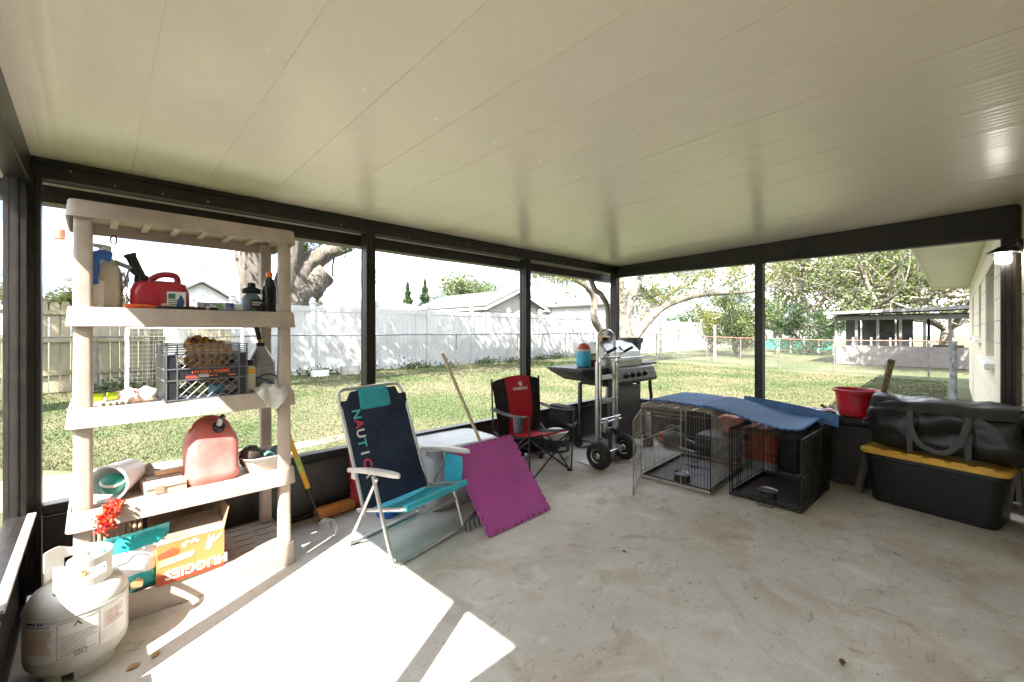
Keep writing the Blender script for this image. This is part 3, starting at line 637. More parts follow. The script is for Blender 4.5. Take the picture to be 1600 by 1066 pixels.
for k, (x, y, rz_) in enumerate(((.115, 2.72, 10), (.178, 2.735, -25))):
    t = thing('cloth_bundle', ('grubby pinkish rag bundle on the middle shelf, nearer the goggles', 'off-white rag bundle on the middle shelf, touching the milk crate')[k], 'rag', (x, y, Z3+.033), rz_)
    me = bmesh.new(); bmesh.ops.create_icosphere(me, subdivisions=4, radius=.034)
    for v in me.verts:
        n = mnoise.fractal(v.co*38+Vector((k*9, 0, 0)), 1, 2, 3)*.0075+.006*abs(math.sin(v.co.x*110+v.co.z*60)); v.co = v.co*(1+n/.034)*Vector((1.1, .9, .95)).x; v.co.z *= .95
    m_ = bpy.data.meshes.new('rag'); me.to_mesh(m_); me.free(); m_.shade_smooth(); m_.materials.append(mat('rag_cloth%d' % k, ((.66, .46, .42), (.72, .68, .6))[k], .9, 0, .2, 30, bump=.2, bscale=120))
    o = bpy.data.objects.new('cloth', m_); COL.objects.link(o); o.parent = t
t = thing('work_gloves', 'flattened dirty beige work gloves at the front of the middle shelf', 'gloves', (.055, 2.69, Z3+.006), 6)
mb = MB()
for k in range(5): mb.tube([(-.02+.016*k, 0, .006), (-.04+.02*k, -.03-.01*math.sin(k), .008), (-.05+.024*k, -.045, .006)], [.011, .009, .007], 8)
mb.stack([(.09, .06, .02, -.004, .02, .025), (.10, .065, .02, .010, .02, .025), (.08, .05, .02, .016, .02, .025)]); mb.build('glove', mat('dirty_glove', (.45, .40, .33), .9, 0, .3, 25, bump=.2), t)

# ---- lower-middle shelf
t = thing('jerrycan', 'large sun-faded red jerrycan standing on the shelf above the diaper box', 'gas can', (.44, 2.765, Z4), 3)
FADER = mat('faded_red_plastic', (.62, .135, .12), .5, 0, col2=(.66, .27, .24), scale=5)
mb = MB(); mb.stack([(.215, .17, .04, 0), (.235, .19, .045, .02), (.235, .19, .045, .05), (.228, .184, .045, .056), (.228, .184, .045, .20), (.222, .178, .045, .207), (.215, .17, .045, .235), (.11, .10, .04, .305), (.09, .08, .035, .312)]); mb.build('tank', FADER, t)
mb = MB(); mb.tube(smooth_path([(-.085, .02, .25), (-.055, .02, .305), (.0, .025, .325), (.06, .02, .30), (.09, .02, .245)], 2), .017, 10); mb.build('handle', FADER, t)
mb = MB(); mb.lathe([(.026, 0), (.028, .004), (.028, .03), (.022, .035)], 18, T(.02, -.055, .268) @ RX(38)); mb.build('collar', BLACK, t)
mb = MB(); mb.tube([(.02, -.075, .295), (.022, -.095, .335)], [.014, .010], 10); mb.build('nozzle', GREYP, t)
mb = MB(); mb.tube([(.022, -.093, .332), (.036, -.10, .345)], .012, 10); mb.build('nozzle_tip', BLACK, t)
t = thing('wash_basin', 'shallow grey-white plastic basin on the shelf beside the jerrycan', 'basin', (.685, 2.80, Z4), 0)
mb = MB(); O = [(.16, .20, .05, 0), (.21, .25, .06, .075), (.225, .265, .065, .078), (.225, .265, .065, .084), (.205, .245, .055, .083), (.155, .195, .045, .008)]; mb.stack(O); mb.build('basin', mat('dirty_white_plastic', (.58, .56, .52), .5, 0, .2, 6), t)
t = thing('helmet_cap', 'round dark brown leather cap lying in the grey basin', 'cap', (.625, 2.77, Z4+.085))
mb = MB(); mb.lathe([(.002, .058), (.03, .052), (.048, .03), (.054, .0), (.05, -.03), (.04, -.05)], 20)
for i, p in enumerate(mb.v): n = 1+.05*math.sin(p[0]*90+p[1]*70); mb.v[i] = (p[0]*n, p[1]*n, p[2]*n)
mb.build('crown', mat('dark_brown_leather', (.06, .045, .04), .55, 0, .2, 20), t)
t = thing('green_cloth', 'folded dark green cloth lying in the grey basin', 'cloth', (.735, 2.79, Z4+.055))
MB().sheet(lambda u, v: (-.05+.1*u, -.07+.14*v, .02+.018*math.sin(u*6+v*3)+.008*math.sin(v*17)), 12, 12, .006).build('cloth', mat('teal_green_cloth', (.07, .16, .15), .85), t, smooth=60)
t = thing('white_pail', 'white pail tipped on its side, open end out, on the shelf above the teal bag', 'pail', (.075, 2.80, Z4+.082), 0)
Mp = RZ(-28) @ RX(90)
mb = MB().lathe([(.062, -.10), (.064, -.10), (.082, .085), (.087, .086), (.087, .094), (.078, .094), (.0765, .08), (.06, -.094)], 28, Mp); mb.build('bucket', WHITE, t)
t = thing('teal_ball', 'dark green and white toy ball inside the tipped white pail', 'ball', (.055, 2.735, Z4+.075))
mb = MB().lathe([(.048*math.sin(a), .048*math.cos(a)) for a in np.linspace(0, PI, 14)], 22); mb.build('ball', mat('teal_toy', (.01, .27, .20), .4), t)
mb = MB().lathe([(.0485*math.sin(a), .0485*math.cos(a)) for a in np.linspace(1.0, 1.25, 5)], 22, RX(25), (False, False)); mb.build('stripe', WHITE, t)
t = thing('garland', 'orange-red ruffled paper garland hanging over the shelf edge from the white pail', 'garland', (.025, 2.615, Z4-.025)); t.scale = (.85, .85, .85)
mb = MB(); r2 = random.Random(11)
for k in range(560):
    q = r2.random(); c = Vector((.05-.055*q+r2.gauss(0, .016), .03-.075*min(1, q*1.9)+r2.gauss(0, .012), .035*(1-q)-.06*q*q+.02*math.sin(q*3)+r2.gauss(0, .014)))
    n = Vector((r2.gauss(0, 1), r2.gauss(0, 1), r2.gauss(0, 1))).normalized(); a = n.orthogonal().normalized()*.013; b = n.cross(a)
    mb.add([c-a*.6, c+b*.7+n*.004, c+a*.8, c-b*.7+n*.003], [(0, 1, 2, 3)])
mb.build('ruffle', mat('orange_red_paper', (.80, .075, .03), .7, 0, .3, 30, island=.25), t, smooth=0)
t = thing('grey_jacket', 'bundled grey-brown cloth behind the white pail', 'cloth', (.165, 2.90, Z4))
def bundle(u, v):
    a = u*PI; rr = .085*math.sin(v*PI)**.6
    return (-.10+.20*v, -rr*math.cos(a)*.8, rr*math.sin(a)*1.1+.01*math.sin(v*23+u*9)+.008*math.sin(u*15-v*11))
MB().sheet(bundle, 20, 26, .004).build('cloth', mat('grey_brown_cloth', (.36, .30, .27), .9, 0, .3, 12, bump=.15), t, smooth=60)
t = thing('open_carton', 'flattened open cardboard carton lying between the cloth bundle and the jerrycan', 'box', (.235, 2.77, Z4), 4)
CARDP = mat('pale_cardboard', (.64, .53, .42), .85, 0, .12, 7)
mb = MB().box(-.075, .085, -.10, .08, 0, .045); mb.build('carton', CARDP, t, bevel=.003)
mb = MB().box(-.075, .08, -.105, .0, -.0015, .0015, T(0, 0, .05) @ RX(9)); mb.build('flap', CARDP, t)
mb = MB().box(-.06, .085, -.01, .11, -.0015, .0015, T(0, 0, .056) @ RX(-6)); mb.build('flap', mat('grey_card', (.40, .36, .33), .8), t)
mb = MB().box(-.04, -.005, -.106, -.1005, .004, .04); mb.build('packing_tape', mat('brown_tape', (.42, .30, .22), .3), t)
t = thing('wood_offcut', 'short board offcut lying on top of the open carton', 'board', (.27, 2.80, Z4+.061), 6)
MB().box(-.06, .055, -.02, .02, 0, .02).build('board', mat('raw_pine', (.52, .36, .20), .7, 0, .2, 10, stretch=(1, 8, 8)), t, bevel=.002)

# ---- bottom shelf
t = thing('diaper_box', 'orange diaper carton upside down on the bottom shelf, opened at the top', 'box', (.335, 2.775, Z5), 2)
OBOX = mat('orange_carton', (.66, .22, .055), .6, 0, col2=(.72, .29, .09), scale=3)
bw, bd_, bh = .27, .30, .19
mb = MB()
for a in ((-bw/2, bw/2, -bd_/2, -bd_/2+.004), (-bw/2, bw/2, bd_/2-.004, bd_/2), (-bw/2, -bw/2+.004, -bd_/2+.004, bd_/2-.004), (bw/2-.004, bw/2, -bd_/2+.004, bd_/2-.004)): mb.box(*a, 0, bh)
mb.box(-bw/2+.004, bw/2-.004, -bd_/2+.004, bd_/2-.004, 0, .004)
bx = mb.build('carton', OBOX, t, smooth=0)
MB().box(-bw/2+.0045, bw/2-.0045, -bd_/2+.0045, bd_/2-.0045, .006, bh-.02).build('contents', mat('brown_card_inner', (.30, .225, .17), .8, 0, .2, 9), t)
mb = MB().box(-bw/2, bw/2, 0, .15, -.002, .002, T(0, -bd_/2+.002, bh+.002) @ RX(27)); mb.build('flap', mat('brown_card_inner', (.30, .225, .17), .8, 0, .2, 9), t)
mb = MB().box(-.002, .002, -bd_/2+.01, bd_/2-.01, 0, .11, T(bw/2, 0, bh) @ RY(12)); mb.build('flap', CARD, t)
FY = -bd_/2-.0006
def flat(mb, poly, y=FY, th=.0008): mb.prism(poly, 0, th, T(0, y, 0) @ RX(90))
mb = MB(); flat(mb, [(-bw/2, .002), (bw/2, .002), (bw/2, .02), (.03, .030), (-bw/2, .052)]); mb.build('print_band', mat('dark_red_orange_print', (.45, .06, .02), .6), bx)
text('lettering', 'HUGGIES', .062, PAPERW, bx, T(.022, FY-.0008, .045) @ RX(90) @ RZ(180), bold=.0022)
mb = MB(); flat(mb, [(-bw/2+.005, .088), (.0, .10), (.012, .112), (.012, .125), (-.01, .13), (-bw/2+.005, .118)]); mb.build('print_panel', mat('pale_green_print', (.55, .66, .36), .6), bx)
mb = MB(); flat(mb, [(.055, .115), (.068, .108), (.082, .115), (.085, .14), (.092, .158), (.095, .18), (.088, .178), (.083, .165), (.075, .167), (.071, .184), (.064, .181), (.066, .162), (.058, .145)]); mb.build('print_animal', mat('pale_mint_print', (.66, .72, .58), .6), bx)
mb = MB(); flat(mb, [(.088, .15), (.125, .184), (.13, .17), (.095, .135)]); mb.build('print_leaf', MATS['pale_green_print'], bx)
mb = MB()
for cx, cz in ((.0, .172), (.022, .17), (.01, .18), (-.035, .17), (-.02, .178), (-.03, .16)): mb.prism([(cx+.009*math.cos(a), cz+.007*math.sin(a)) for a in np.linspace(0, 2*PI, 9)[:-1]], 0, .0007, T(0, FY-.0001*cx*100, 0) @ RX(90))
mb.build('print_cloud', mat('pale_peach_print', (.8, .62, .5), .6), bx)
mb = MB(); flat(mb, [(-bw/2+.003, .13), (-.055, .13), (-.05, .155), (-.075, .17), (-bw/2+.003, .15)]); mb.build('print_patch', mat('rust_print', (.46, .10, .03), .6), bx)
t = thing('wipes_bag', 'teal and white soft diaper bag leaning on the orange carton', 'bag', (.125, 2.695, Z5), 10); t.scale = (1.15, 1.1, 1.36)
TEAL = mat('teal_foil', (.02, .42, .44), .28, 0, .1, 5); SILV = mat('pearl_foil', (.68, .70, .73), .25, 0, .1, 4)
def bagpt(a, v):
    th = .055*math.sin(PI*min(1, .12+v*.95))**.7*(1 if v < .93 else .25)
    x = -.105+.21*a; e = math.sin(PI*a)**.45
    return x*(1+.06*v), th*e+.004*math.sin(a*17+v*9), v*.205
for s_, nm in ((-1, 'front_face'), (1, 'back_face')):
    for lo, hi, m_, sub in ((0, .33, TEAL, 'lower_panel'), (.33, .74, SILV, 'middle_panel'), (.74, 1, TEAL, 'upper_panel')):
        def fn(u, v, s_=s_, lo=lo, hi=hi):
            vv = lo+(hi-lo)*v; x, y, z = bagpt(u, vv); z2 = z+.012*math.sin(u*PI)*(1-abs(2*vv-1))*0
            return (x, s_*y-.035*vv, z)
        MB().sheet(fn, 20, 8, .0012).build(sub, m_, t, smooth=60)
mb = MB()
for cx, cz, r_, sx_ in ((-.03, .11, .055, 1.2),): mb.tube([(cx+r_*sx_*math.cos(a), -.062-.01*math.sin(a), cz+r_*.55*math.sin(a)) for a in np.linspace(.2, 2.9, 12)], .0016, 5)
mb.build('print_outline', mat('lilac_print', (.45, .46, .68), .6), t)
mb = MB(); mb.lathe([(.015, 0), (.015, .001)], 18, T(.075, -.047, .022) @ RX(90)); mb.build('print_seal', PAPERW, t)
mb = MB(); mb.prism([(-.02, .018), (.015, .018), (.02, .04), (.0, .055), (-.022, .04)], 0, .001, T(0, -.062, 0) @ RX(86)); mb.build('print_patch', mat('tan_print', (.62, .42, .2), .6), t)
t = thing('brown_carton', 'brown cardboard carton half hidden behind the orange diaper box', 'box', (.315, 2.985, Z5+.0), -4)
MB().box(-.12, .12, -.05, .06, 0, .285).build('carton', CARD, t, bevel=.003)
MB().box(-.05, .0, -.0515, -.0505, .16, .285).build('packing_tape', MATS['brown_tape'], t)
MB().box(.01, .12, -.07, .0, -.002, .002, T(0, -.045, .29) @ RX(22)).build('flap', CARD, t)
t = thing('firewood_board', 'old corrugated board on edge behind the teal bag on the bottom shelf', 'board', (.09, 2.97, Z5), 3)
mb = MB()
for k in range(9): mb.stack([(.018, .02, .006, 0, -.10+.022*k, 0), (.018, .02, .006, .285, -.10+.022*k, 0)])
mb.build('ribbed_board', mat('weathered_ply', (.50, .40, .27), .8, 0, .2, 8), t)

# ================================================================== propane tank
tank = thing('propane_tank', 'white propane tank with safety labels on the floor in front of the shelving', 'propane tank', (-.052, 2.435, 0), 25)
TANKM = mat('tank_enamel', (.62, .605, .565), .33, 0, .07, 4)
r_ = .150
TT = T(0, 0, 0) @ RX(0)
mb = MB().lathe([(.09, .03), (.125, .042), (.146, .075), (r_, .10), (r_, .265), (.147, .285), (.128, .318), (.09, .338), (.04, .345)], 48); body = mb.build('cylinder', TANKM, tank, smooth=50)
mb = MB().lathe([(r_+.0012, .262), (r_+.003, .266), (r_+.0012, .27)], 48, caps=(False, False)); mb.build('weld_seam', TANKM, tank)
mb = MB()
for k in range(3):
    a0 = 2*PI*k/3; N = 14; rings = []
    for i in range(N+1):
        a = a0+1.75*i/N; rings.append([(q*math.cos(a), q*math.sin(a), z) for q, z in ((.103, .0), (.106, .0), (.108, .05), (.105, .05))])
    mb.loft(rings)
mb.build('foot_ring', TANKM, tank)
# collar: open ring with hand holes
N = 44; rc = .098; mb = MB(); a0, a1 = R(205), R(205+292)
def ctop(q): return .437+.022*smooth01((q-.78)/.1)-.03*math.sin(PI*q)*0
for i in range(N):
    q0, q1 = i/N, (i+1)/N; aa, ab = a0+(a1-a0)*q0, a0+(a1-a0)*q1
    hole = any(l < (q0+q1)/2 < h for l, h in ((.16, .32), (.42, .58), (.68, .84)))
    for zl, zh in ((( .325, .365), (.405, None)) if hole else ((.325, None),)):
        P_ = []
        for a, q in ((aa, q0), (ab, q1)):
            z1_ = zh if zh else ctop(q)
            for rr, z in ((rc, zl), (rc+.004, zl), (rc+.004, z1_), (rc, z1_)): P_.append((rr*math.cos(a), rr*math.sin(a), z))
        mb.add(P_, [(0, 1, 5, 4), (1, 2, 6, 5), (2, 3, 7, 6), (3, 0, 4, 7), (0, 3, 2, 1), (4, 5, 6, 7)])
mb.build('collar', TANKM, tank, smooth=30)
mb = MB().lathe([(.024, .34), (.024, .365), (.017, .37), (.017, .395)], 16); mb.tube([(0, 0, .38), (.05, .02, .38)], [.014, .016], 12); mb.build('valve', mat('brass', (.62, .45, .2), .35, 1.), tank)
mb = MB().lathe([(.03, .40), (.034, .405), (.034, .415), (.03, .42)], 14); mb.build('valve_knob', WHITE, tank)
LABM = mat('tank_label', (.80, .79, .77), .5, 0, .05, 3); PINK = mat('pink_print', (.70, .48, .44), .6, 0, .2, 40)
def wrap(a_deg0, a_deg1, z0, z1, m_, name, dr=.0012, par=tank):
    N = 12; mb = MB(); mb.loft([[((r_+q)*math.cos(R(a)), (r_+q)*math.sin(R(a)), z) for q, z in ((0.0003, z0), (dr, z0), (dr, z1), (0.0003, z1))] for a in np.linspace(a_deg0, a_deg1, N+1)])
    return mb.build(name, m_, par, smooth=30)
# local angle facing the camera is about -112 degrees in this turned frame
AC = -116
lab = wrap(AC-72, AC+68, .112, .252, LABM, 'label')
def lines(a0_, a1_, z0, n, dz, th, m_, name, seed):
    rr = random.Random(seed); mb = MB()
    for k in range(n):
        z = z0-k*dz; e = a1_-(a1_-a0_)*rr.choice((0, 0, .1, .3)); M_ = 8
        mb.loft([[((r_+q)*math.cos(R(a)), (r_+q)*math.sin(R(a)), zz) for q, zz in ((.001, z), (.0019, z), (.0019, z+th), (.001, z+th))] for a in np.linspace(a0_, e, M_+1)])
    return mb.build(name, m_, lab, smooth=0)
lines(AC-16, AC+22, .198, 9, .0088, .0022, GREYPR, 'label_print', 1); lines(AC-62, AC-26, .226, 10, .009, .0038, PINK, 'label_print', 2); lines(AC+30, AC+60, .228, 7, .0085, .004, PINK, 'label_print', 4); lines(AC-66, AC-22, .243, 1, .01, .004, GREYPR, 'label_print', 5)
mb = MB()
for z in (.116, .247): mb.loft([[((r_+q)*math.cos(R(a)), (r_+q)*math.sin(R(a)), zz) for q, zz in ((.001, z), (.0018, z), (.0018, z+.0012), (.001, z+.0012))] for a in np.linspace(AC-19, AC+25, 9)])
for a in (AC-19, AC+25): mb.loft([[((r_+q)*math.cos(R(a+e)), (r_+q)*math.sin(R(a+e)), zz) for q, zz in ((.001, .116), (.0018, .116), (.0018, .248), (.001, .248))] for e in (0, .35)])
for a in (AC-2, AC+5):
    for z in (.120, .134): mb.loft([[((r_+q)*math.cos(R(a+e)), (r_+q)*math.sin(R(a+e)), zz) for q, zz in ((.001, z), (.0018, z), (.0018, z+.0014), (.001, z+.0014))] for e in (0, 5.5)])
    for e in (0, 5.5): mb.loft([[((r_+q)*math.cos(R(a+e+f)), (r_+q)*math.sin(R(a+e+f)), zz) for q, zz in ((.001, .12), (.0018, .12), (.0018, .135), (.001, .135))] for f in (0, .5)])
mb.build('label_border', DARKP, lab, smooth=0)
def bend(ac, zc):
    return lambda p: Vector(((r_+.0014+p.z)*math.cos(R(ac)+p.x/r_), (r_+.0014+p.z)*math.sin(R(ac)+p.x/r_), zc+p.y))
mb = MB()
for a_, b_ in ((-60, -57), (-56, -52.5), (-51.5, -49), (-48, -45.5), (-42, -39), (-38, -35)): mb.loft([[((r_+q)*math.cos(R(AC+a)), (r_+q)*math.sin(R(AC+a)), zz) for q, zz in ((.0004, .2525), (.0016, .2525), (.0016, .2605), (.0004, .2605))] for a in np.linspace(a_, b_, 3)])
mb.build('blue_print', mat('violet_print', (.08, .07, .32), .6), tank, smooth=0)['kind'] = 'stuff'
mb = MB(); mb.prism([(-.012, 0), (.0, .018), (.012, 0), (.007, 0), (0, .011), (-.007, 0)], .0014, .0022)
for i, p in enumerate(mb.v): mb.v[i] = tuple(bend(AC+2, .228)(Vector((p[0], p[1], p[2]-.0014))))
mb.build('label_symbol', DARKP, lab)
# ================================================================== beach chair
NAVY = mat('navy_canvas', (.014, .028, .070), .8, 0, .2, 5, dirt=.08, bump=.15, bscale=200); TURQ = mat('turquoise_canvas', (.04, .46, .60), .75, 0, .15, 5, dirt=.1, bump=.12, bscale=200)
ARMW = PL('arm_grey', (.62, .61, .58), .45, var=.12)
ch = thing('beach_chair', 'navy and turquoise folding beach chair with a head pillow, unfolded beside the shelving', 'chair', (1.44, 2.425, 0), 11)
w = .295
def fillet(P, r=.04, n=4):
    P = [Vector(p) for p in P]; o = [P[0]]
    for a, b, c in zip(P, P[1:], P[2:]):
        d1 = (a-b); d2 = (c-b); q = min(r, d1.length/2.2, d2.length/2.2); s_ = b+d1.normalized()*q; e = b+d2.normalized()*q
        for i in range(n+1):
            t_ = i/n; o.append(s_*(1-t_)**2+b*2*t_*(1-t_)+e*t_*t_)
    return o+[P[-1]]
mb = MB().tube(fillet([(-w, -.02, .485), (-w, -.20, .012), (w, -.20, .012), (w, -.02, .485)]), .0115, 10); mb.build('front_leg_frame', ALU, ch)
mb = MB().tube(fillet([(-w+.006, -.045, .47), (-w+.006, .23, .012), (w-.006, .23, .012), (w-.006, -.045, .47)]), .0105, 10); mb.build('rear_leg_frame', ALU, ch)
mb = MB().tube(fillet([(-.262, .10, .215), (-.262, .36, .865), (-.245, .40, .945), (.245, .40, .945), (.262, .36, .865), (.262, .10, .215)], .05), .0115, 10); mb.build('back_frame', ALU, ch)
mb = MB().tube(fillet([(-.262, .17, .23), (-.262, -.25, .335), (.262, -.25, .335), (.262, .17, .23)], .03), .011, 10); mb.build('seat_frame', ALU, ch)
mb = MB().tube([(-w, -.13, .19), (w, -.13, .19)], .009, 8); mb.build('cross_bar', ALU, ch)
for s_ in (-1, 1):
    mb = MB(); rings = []
    for q in np.linspace(0, 1, 13):
        y = .22-.47*q; e_ = (1-max(0, (q-.86)/.14)**2)**.5 if q < 1 else .25; wd = (.052+.045*smooth01(q*1.6))*max(e_, .25)*(.55+.45*smooth01(q*9)); th = .024+.006*math.sin(PI*q); zc = .476+.010*math.sin(PI*q)+.052*q
        rings.append([(s_*w+a*wd/.06*.5, y, zc+b*th/.02) for a, b in rrect(.06, .02, .009, 3)])
    mb.loft(rings); mb.build('armrest', ARMW, ch)
    mb = MB(); mb.box(s_*w-.004, s_*w+.004, .15, .185, .43, .485, T(0, -.0, 0)); mb.build('hinge_plate', ARMW, ch, bevel=.003)
def backf(u, v):
    x = (-.266+.532*u); s_ = v; y = .115+.262*s_+.035*math.sin(PI*s_)*.6+.012*math.sin(PI*u)+.004*math.sin(u*9+v*23); return (x*(1-.05*max(0, v-.88)/.12), y-.014, .24+.69*s_-(.10*smooth01((abs(u-.5)-.36)/.1) if v > .93 else 0)*(v-.93)/.07)
MB().sheet(backf, 24, 26, .004).build('back_fabric', NAVY, ch, smooth=60)
def seatf(u, v):
    return (-.25+.5*u, .16-.42*v, .225+.105*v-.035*math.sin(PI*v)*math.sin(PI*u)-.01)
MB().sheet(seatf, 16, 16, .004).build('seat_fabric', TURQ, ch, smooth=60)
MB().tube([(-.255, -.25, .335), (.255, -.25, .335)], .019, 12).build('seat_sleeve', TURQ, ch)
# pillow rolled over the top
mb = MB(); rings = []
for u in np.linspace(0, 1, 17):
    e = (1-abs(2*u-1)**6)**.5*.9+.1; x = -.135+.27*u
    rings.append([(x, .362+a*e, .875+b*(e*.2+.8)) for a, b in [(.03*math.cos(t_), .075*math.sin(t_)-.3*0+.0) for t_ in np.linspace(0, 2*PI, 17)[:-1]]])
mb.loft(rings); 
PM = T(0, .345, .86) @ RX(-19) @ T(0, -.345, -.86)
mb.v = [tuple(PM @ Vector(p)) for p in mb.v]
mb.build('pillow', TURQ, ch, smooth=60)
mb = MB().sheet(lambda u, v: (.20+.004*math.sin(v*6), -.20+.155*u, .49-.20*v), 6, 8, .004); mb.v = [(p[0]+.078, p[1], p[2]) for p in mb.v]; mb.build('side_pouch', mat('turquoise_canvas', (.015, .36, .50)), ch, smooth=60)
COLS = [mat('chair_print_teal', (.10, .55, .62), .7), mat('chair_print_red', (.72, .06, .12), .7), PAPERW]
for i, c_ in enumerate('NAUTICA'):
    v = .79-.086*i; p = backf(.2, v)
    # letters climb down the left side, turned a quarter turn
    slope = math.degrees(math.atan2(.262, .66))
    M_ = T(-.165, p[1]-.010, p[2]) @ RX(90-slope) @ RZ(-90)
    text('lettering', c_, .086, COLS[(0, 1, 2, 0, 2, 1, 2)[i]], ch, M_, bold=.0022)
# ================================================================== things by the long wall
t = thing('garden_cultivator', 'yellow-handled garden cultivator leaning on the sill behind the shelving', 'garden tool', (1.06, 2.83, 0))
L = t.location
a = Vector((1.06, 2.83, .02)); b = Vector((.775, 3.125, 1.10)); dirv = (b-a).normalized()
def rel(p): return tuple(Vector(p)-L)
mb = MB().tube([rel(a+dirv*.27), rel(b)], [.0165, .015], 12); mb.build('handle', YELLOW, t)
mb = MB().tube([rel(a+dirv*.24), rel(a+dirv*.31)], .019, 12); mb.build('ferrule', BLACK, t)
mb = MB().tube([rel(a+dirv*.25), rel(a+dirv*.08)], .006, 8); side = Vector((.7, .7, 0)).normalized()
mb.build('shank', BLACK, t)
for k in range(4):
    s_ = (k-1.5)*.026; p = a+dirv*.08
    mb = MB().tube(fillet([rel(p), rel(p+side*s_+Vector((.0, -.01, .01))), rel(p+side*s_+Vector((.05, -.06, .0))), rel(p+side*s_+Vector((.065, -.07, -.075)))], .02), .0042, 7); mb.build('tine', STEEL, t)
mb = MB().tube([rel(a+dirv*.42), rel(a+dirv*.52)], .0172, 12); mb.build('label', mat('green_label', (.25, .5, .08), .5, col2=(.7, .7, .2), scale=40), t)
t = thing('foam_roller', 'orange foam roller lying on the floor against the kick panel', 'foam roller', (1.235, 3.105, .047), 4)
MB().lathe([(.012, -.135), (.042, -.135), (.045, -.13), (.045, .13), (.042, .135), (.012, .135)], 24, RY(90), (True, True)).build('foam', mat('orange_foam', (.66, .25, .06), .8, 0, .15, 12, bump=.1), t)
MB().lathe([(.0125, -.1365), (.0125, .1365)], 14, RY(90)).build('core', DARKP, t)
def tooth_poly(w_, h_, n=10, d=.018):
    """interlocking mat outline"""
    P_ = []
    def edge(a, b, nrm):
        a = Vector(a); b = Vector(b); nrm = Vector(nrm); L_ = (b-a); s_ = 1/(2*n)
        for k in range(n):
            q0, q1 = (2*k+.5)*s_, (2*k+1.5)*s_
            for q, o, e in ((q0, 0, .0), (q0, 1, -.012/L_.length), (q1, 1, .012/L_.length), (q1, 0, 0)):
                P_.append(tuple(a+L_*(q+e)-nrm*d*(1-o)))
    edge((-w_/2, -h_/2), (w_/2, -h_/2), (0, -1)); edge((w_/2, -h_/2), (w_/2, h_/2), (1, 0)); edge((w_/2, h_/2), (-w_/2, h_/2), (0, 1)); edge((-w_/2, h_/2), (-w_/2, -h_/2), (-1, 0))
    return P_
def foam_mat(name, col):
    m = mat(name, col, .75, 0, .1, 3); nt = m.node_tree; b_ = nt.nodes['Principled BSDF']
    tc_ = [n for n in nt.nodes if n.type == 'TEX_COORD'][0]
    w1 = nt.nodes.new('ShaderNodeTexChecker'); w1.inputs['Scale'].default_value = 140; nt.links.new(tc_.outputs['Object'], w1.inputs[0])
    mp = nt.nodes.new('ShaderNodeMapping'); mp.inputs['Rotation'].default_value = (0, 0, .785); nt.links.new(tc_.outputs['Object'], mp.inputs[0]); nt.links.new(mp.outputs[0], w1.inputs[0])
    bp = nt.nodes.new('ShaderNodeBump'); bp.inputs['Strength'].default_value = .35; bp.inputs['Distance'].default_value = .002; nt.links.new(w1.outputs['Fac'], bp.inputs['Height']); nt.links.new(bp.outputs[0], b_.inputs['Normal']); return m
PURP = foam_mat('purple_foam', (.50, .085, .41)); BLUF = foam_mat('blue_foam', (.085, .20, .45)); REDF = foam_mat('red_foam', (.5, .02, .03))
t = thing('foam_mat', 'purple interlocking foam mat leaning against the grey storage bin', 'foam mat', (2.11, 2.075, 0), 1.5)
lean = 49.5
MB().prism(tooth_poly(.62, .635), -.0065, .0065, T(0, .0, .006) @ RX(lean) @ T(0, .3175, 0)).build('mat', PURP, t, smooth=0)
MB().prism([(x*.985, y*.985) for x, y in tooth_poly(.62, .635)], -.009, -.0066, T(0, .0, .008) @ RX(lean) @ T(0, .3175, 0)).build('mat_underside', mat('dark_magenta_foam', (.33, .015, .12), .8), t, smooth=0)
t = thing('foam_mat', 'red interlocking foam mat standing on edge behind the beach chair', 'foam mat', (1.60, 3.125, .0), 0)
MB().prism(tooth_poly(.50, .63), -.006, .006, T(0, 0, .335) @ RX(86)).build('mat', REDF, t, smooth=0)
BIN = mat('grey_bin_plastic', (.48, .50, .52), .45, 0, .08, 4)
t = thing('storage_bin', 'pale grey lidded storage bin behind the beach chair and purple mat', 'storage bin', (2.045, 2.80, 0), -3)
mb = MB().stack([(.54, .36, .06, 0), (.56, .38, .06, .012), (.60, .43, .07, .40), (.62, .45, .07, .41), (.62, .45, .07, .43)]); mb.build('tub', BIN, t)
mb = MB().stack([(.635, .465, .075, .425), (.645, .475, .075, .432), (.645, .475, .075, .462), (.60, .43, .07, .475), (.59, .42, .07, .470)]); mb.build('lid', BIN, t)
for x in (-.2, .2): MB().box(x-.03, x+.03, -.25, -.236, .40, .455).build('latch', BIN, t, bevel=.004)
t = thing('toy_pump', 'red and blue plastic toy on the floor behind the beach chair', 'toy', (1.60, 2.88, 0), 20)
mb = MB().lathe([(.045, 0), (.05, .01), (.05, .08), (.046, .085), (.05, .09), (.05, .15), (.046, .155), (.05, .16), (.05, .22), (.03, .235)], 22, T(.08, .0, .06)); mb.build('barrel', RED, t)
mb = MB().stack([(.26, .13, .04, 0), (.28, .14, .05, .02), (.26, .12, .05, .075), (.12, .08, .03, .10)], T(-.03, 0, 0)); mb.build('base', BLUE, t)
mb = MB().tube(smooth_path([(-.12, 0, .08), (-.16, 0, .13), (-.1, 0, .17), (-.03, 0, .15)], 2), .016, 8); mb.build('handle', BLUE, t)
t = thing('leaf_rake', 'leaf rake with a pale wooden handle and black fan head behind the purple mat', 'rake', (2.2, 2.31, 0))
L = t.location; a = Vector((2.185, 2.315, .06)); b = Vector((1.945, 2.785, 1.15)); dv_ = (b-a).normalized()
HANDW = mat('pale_wood_handle', (.60, .50, .32), .6, 0, .15, 12)
MB().tube([rel(a+dv_*.16), rel(b)], .0125, 12).build('handle', HANDW, t)
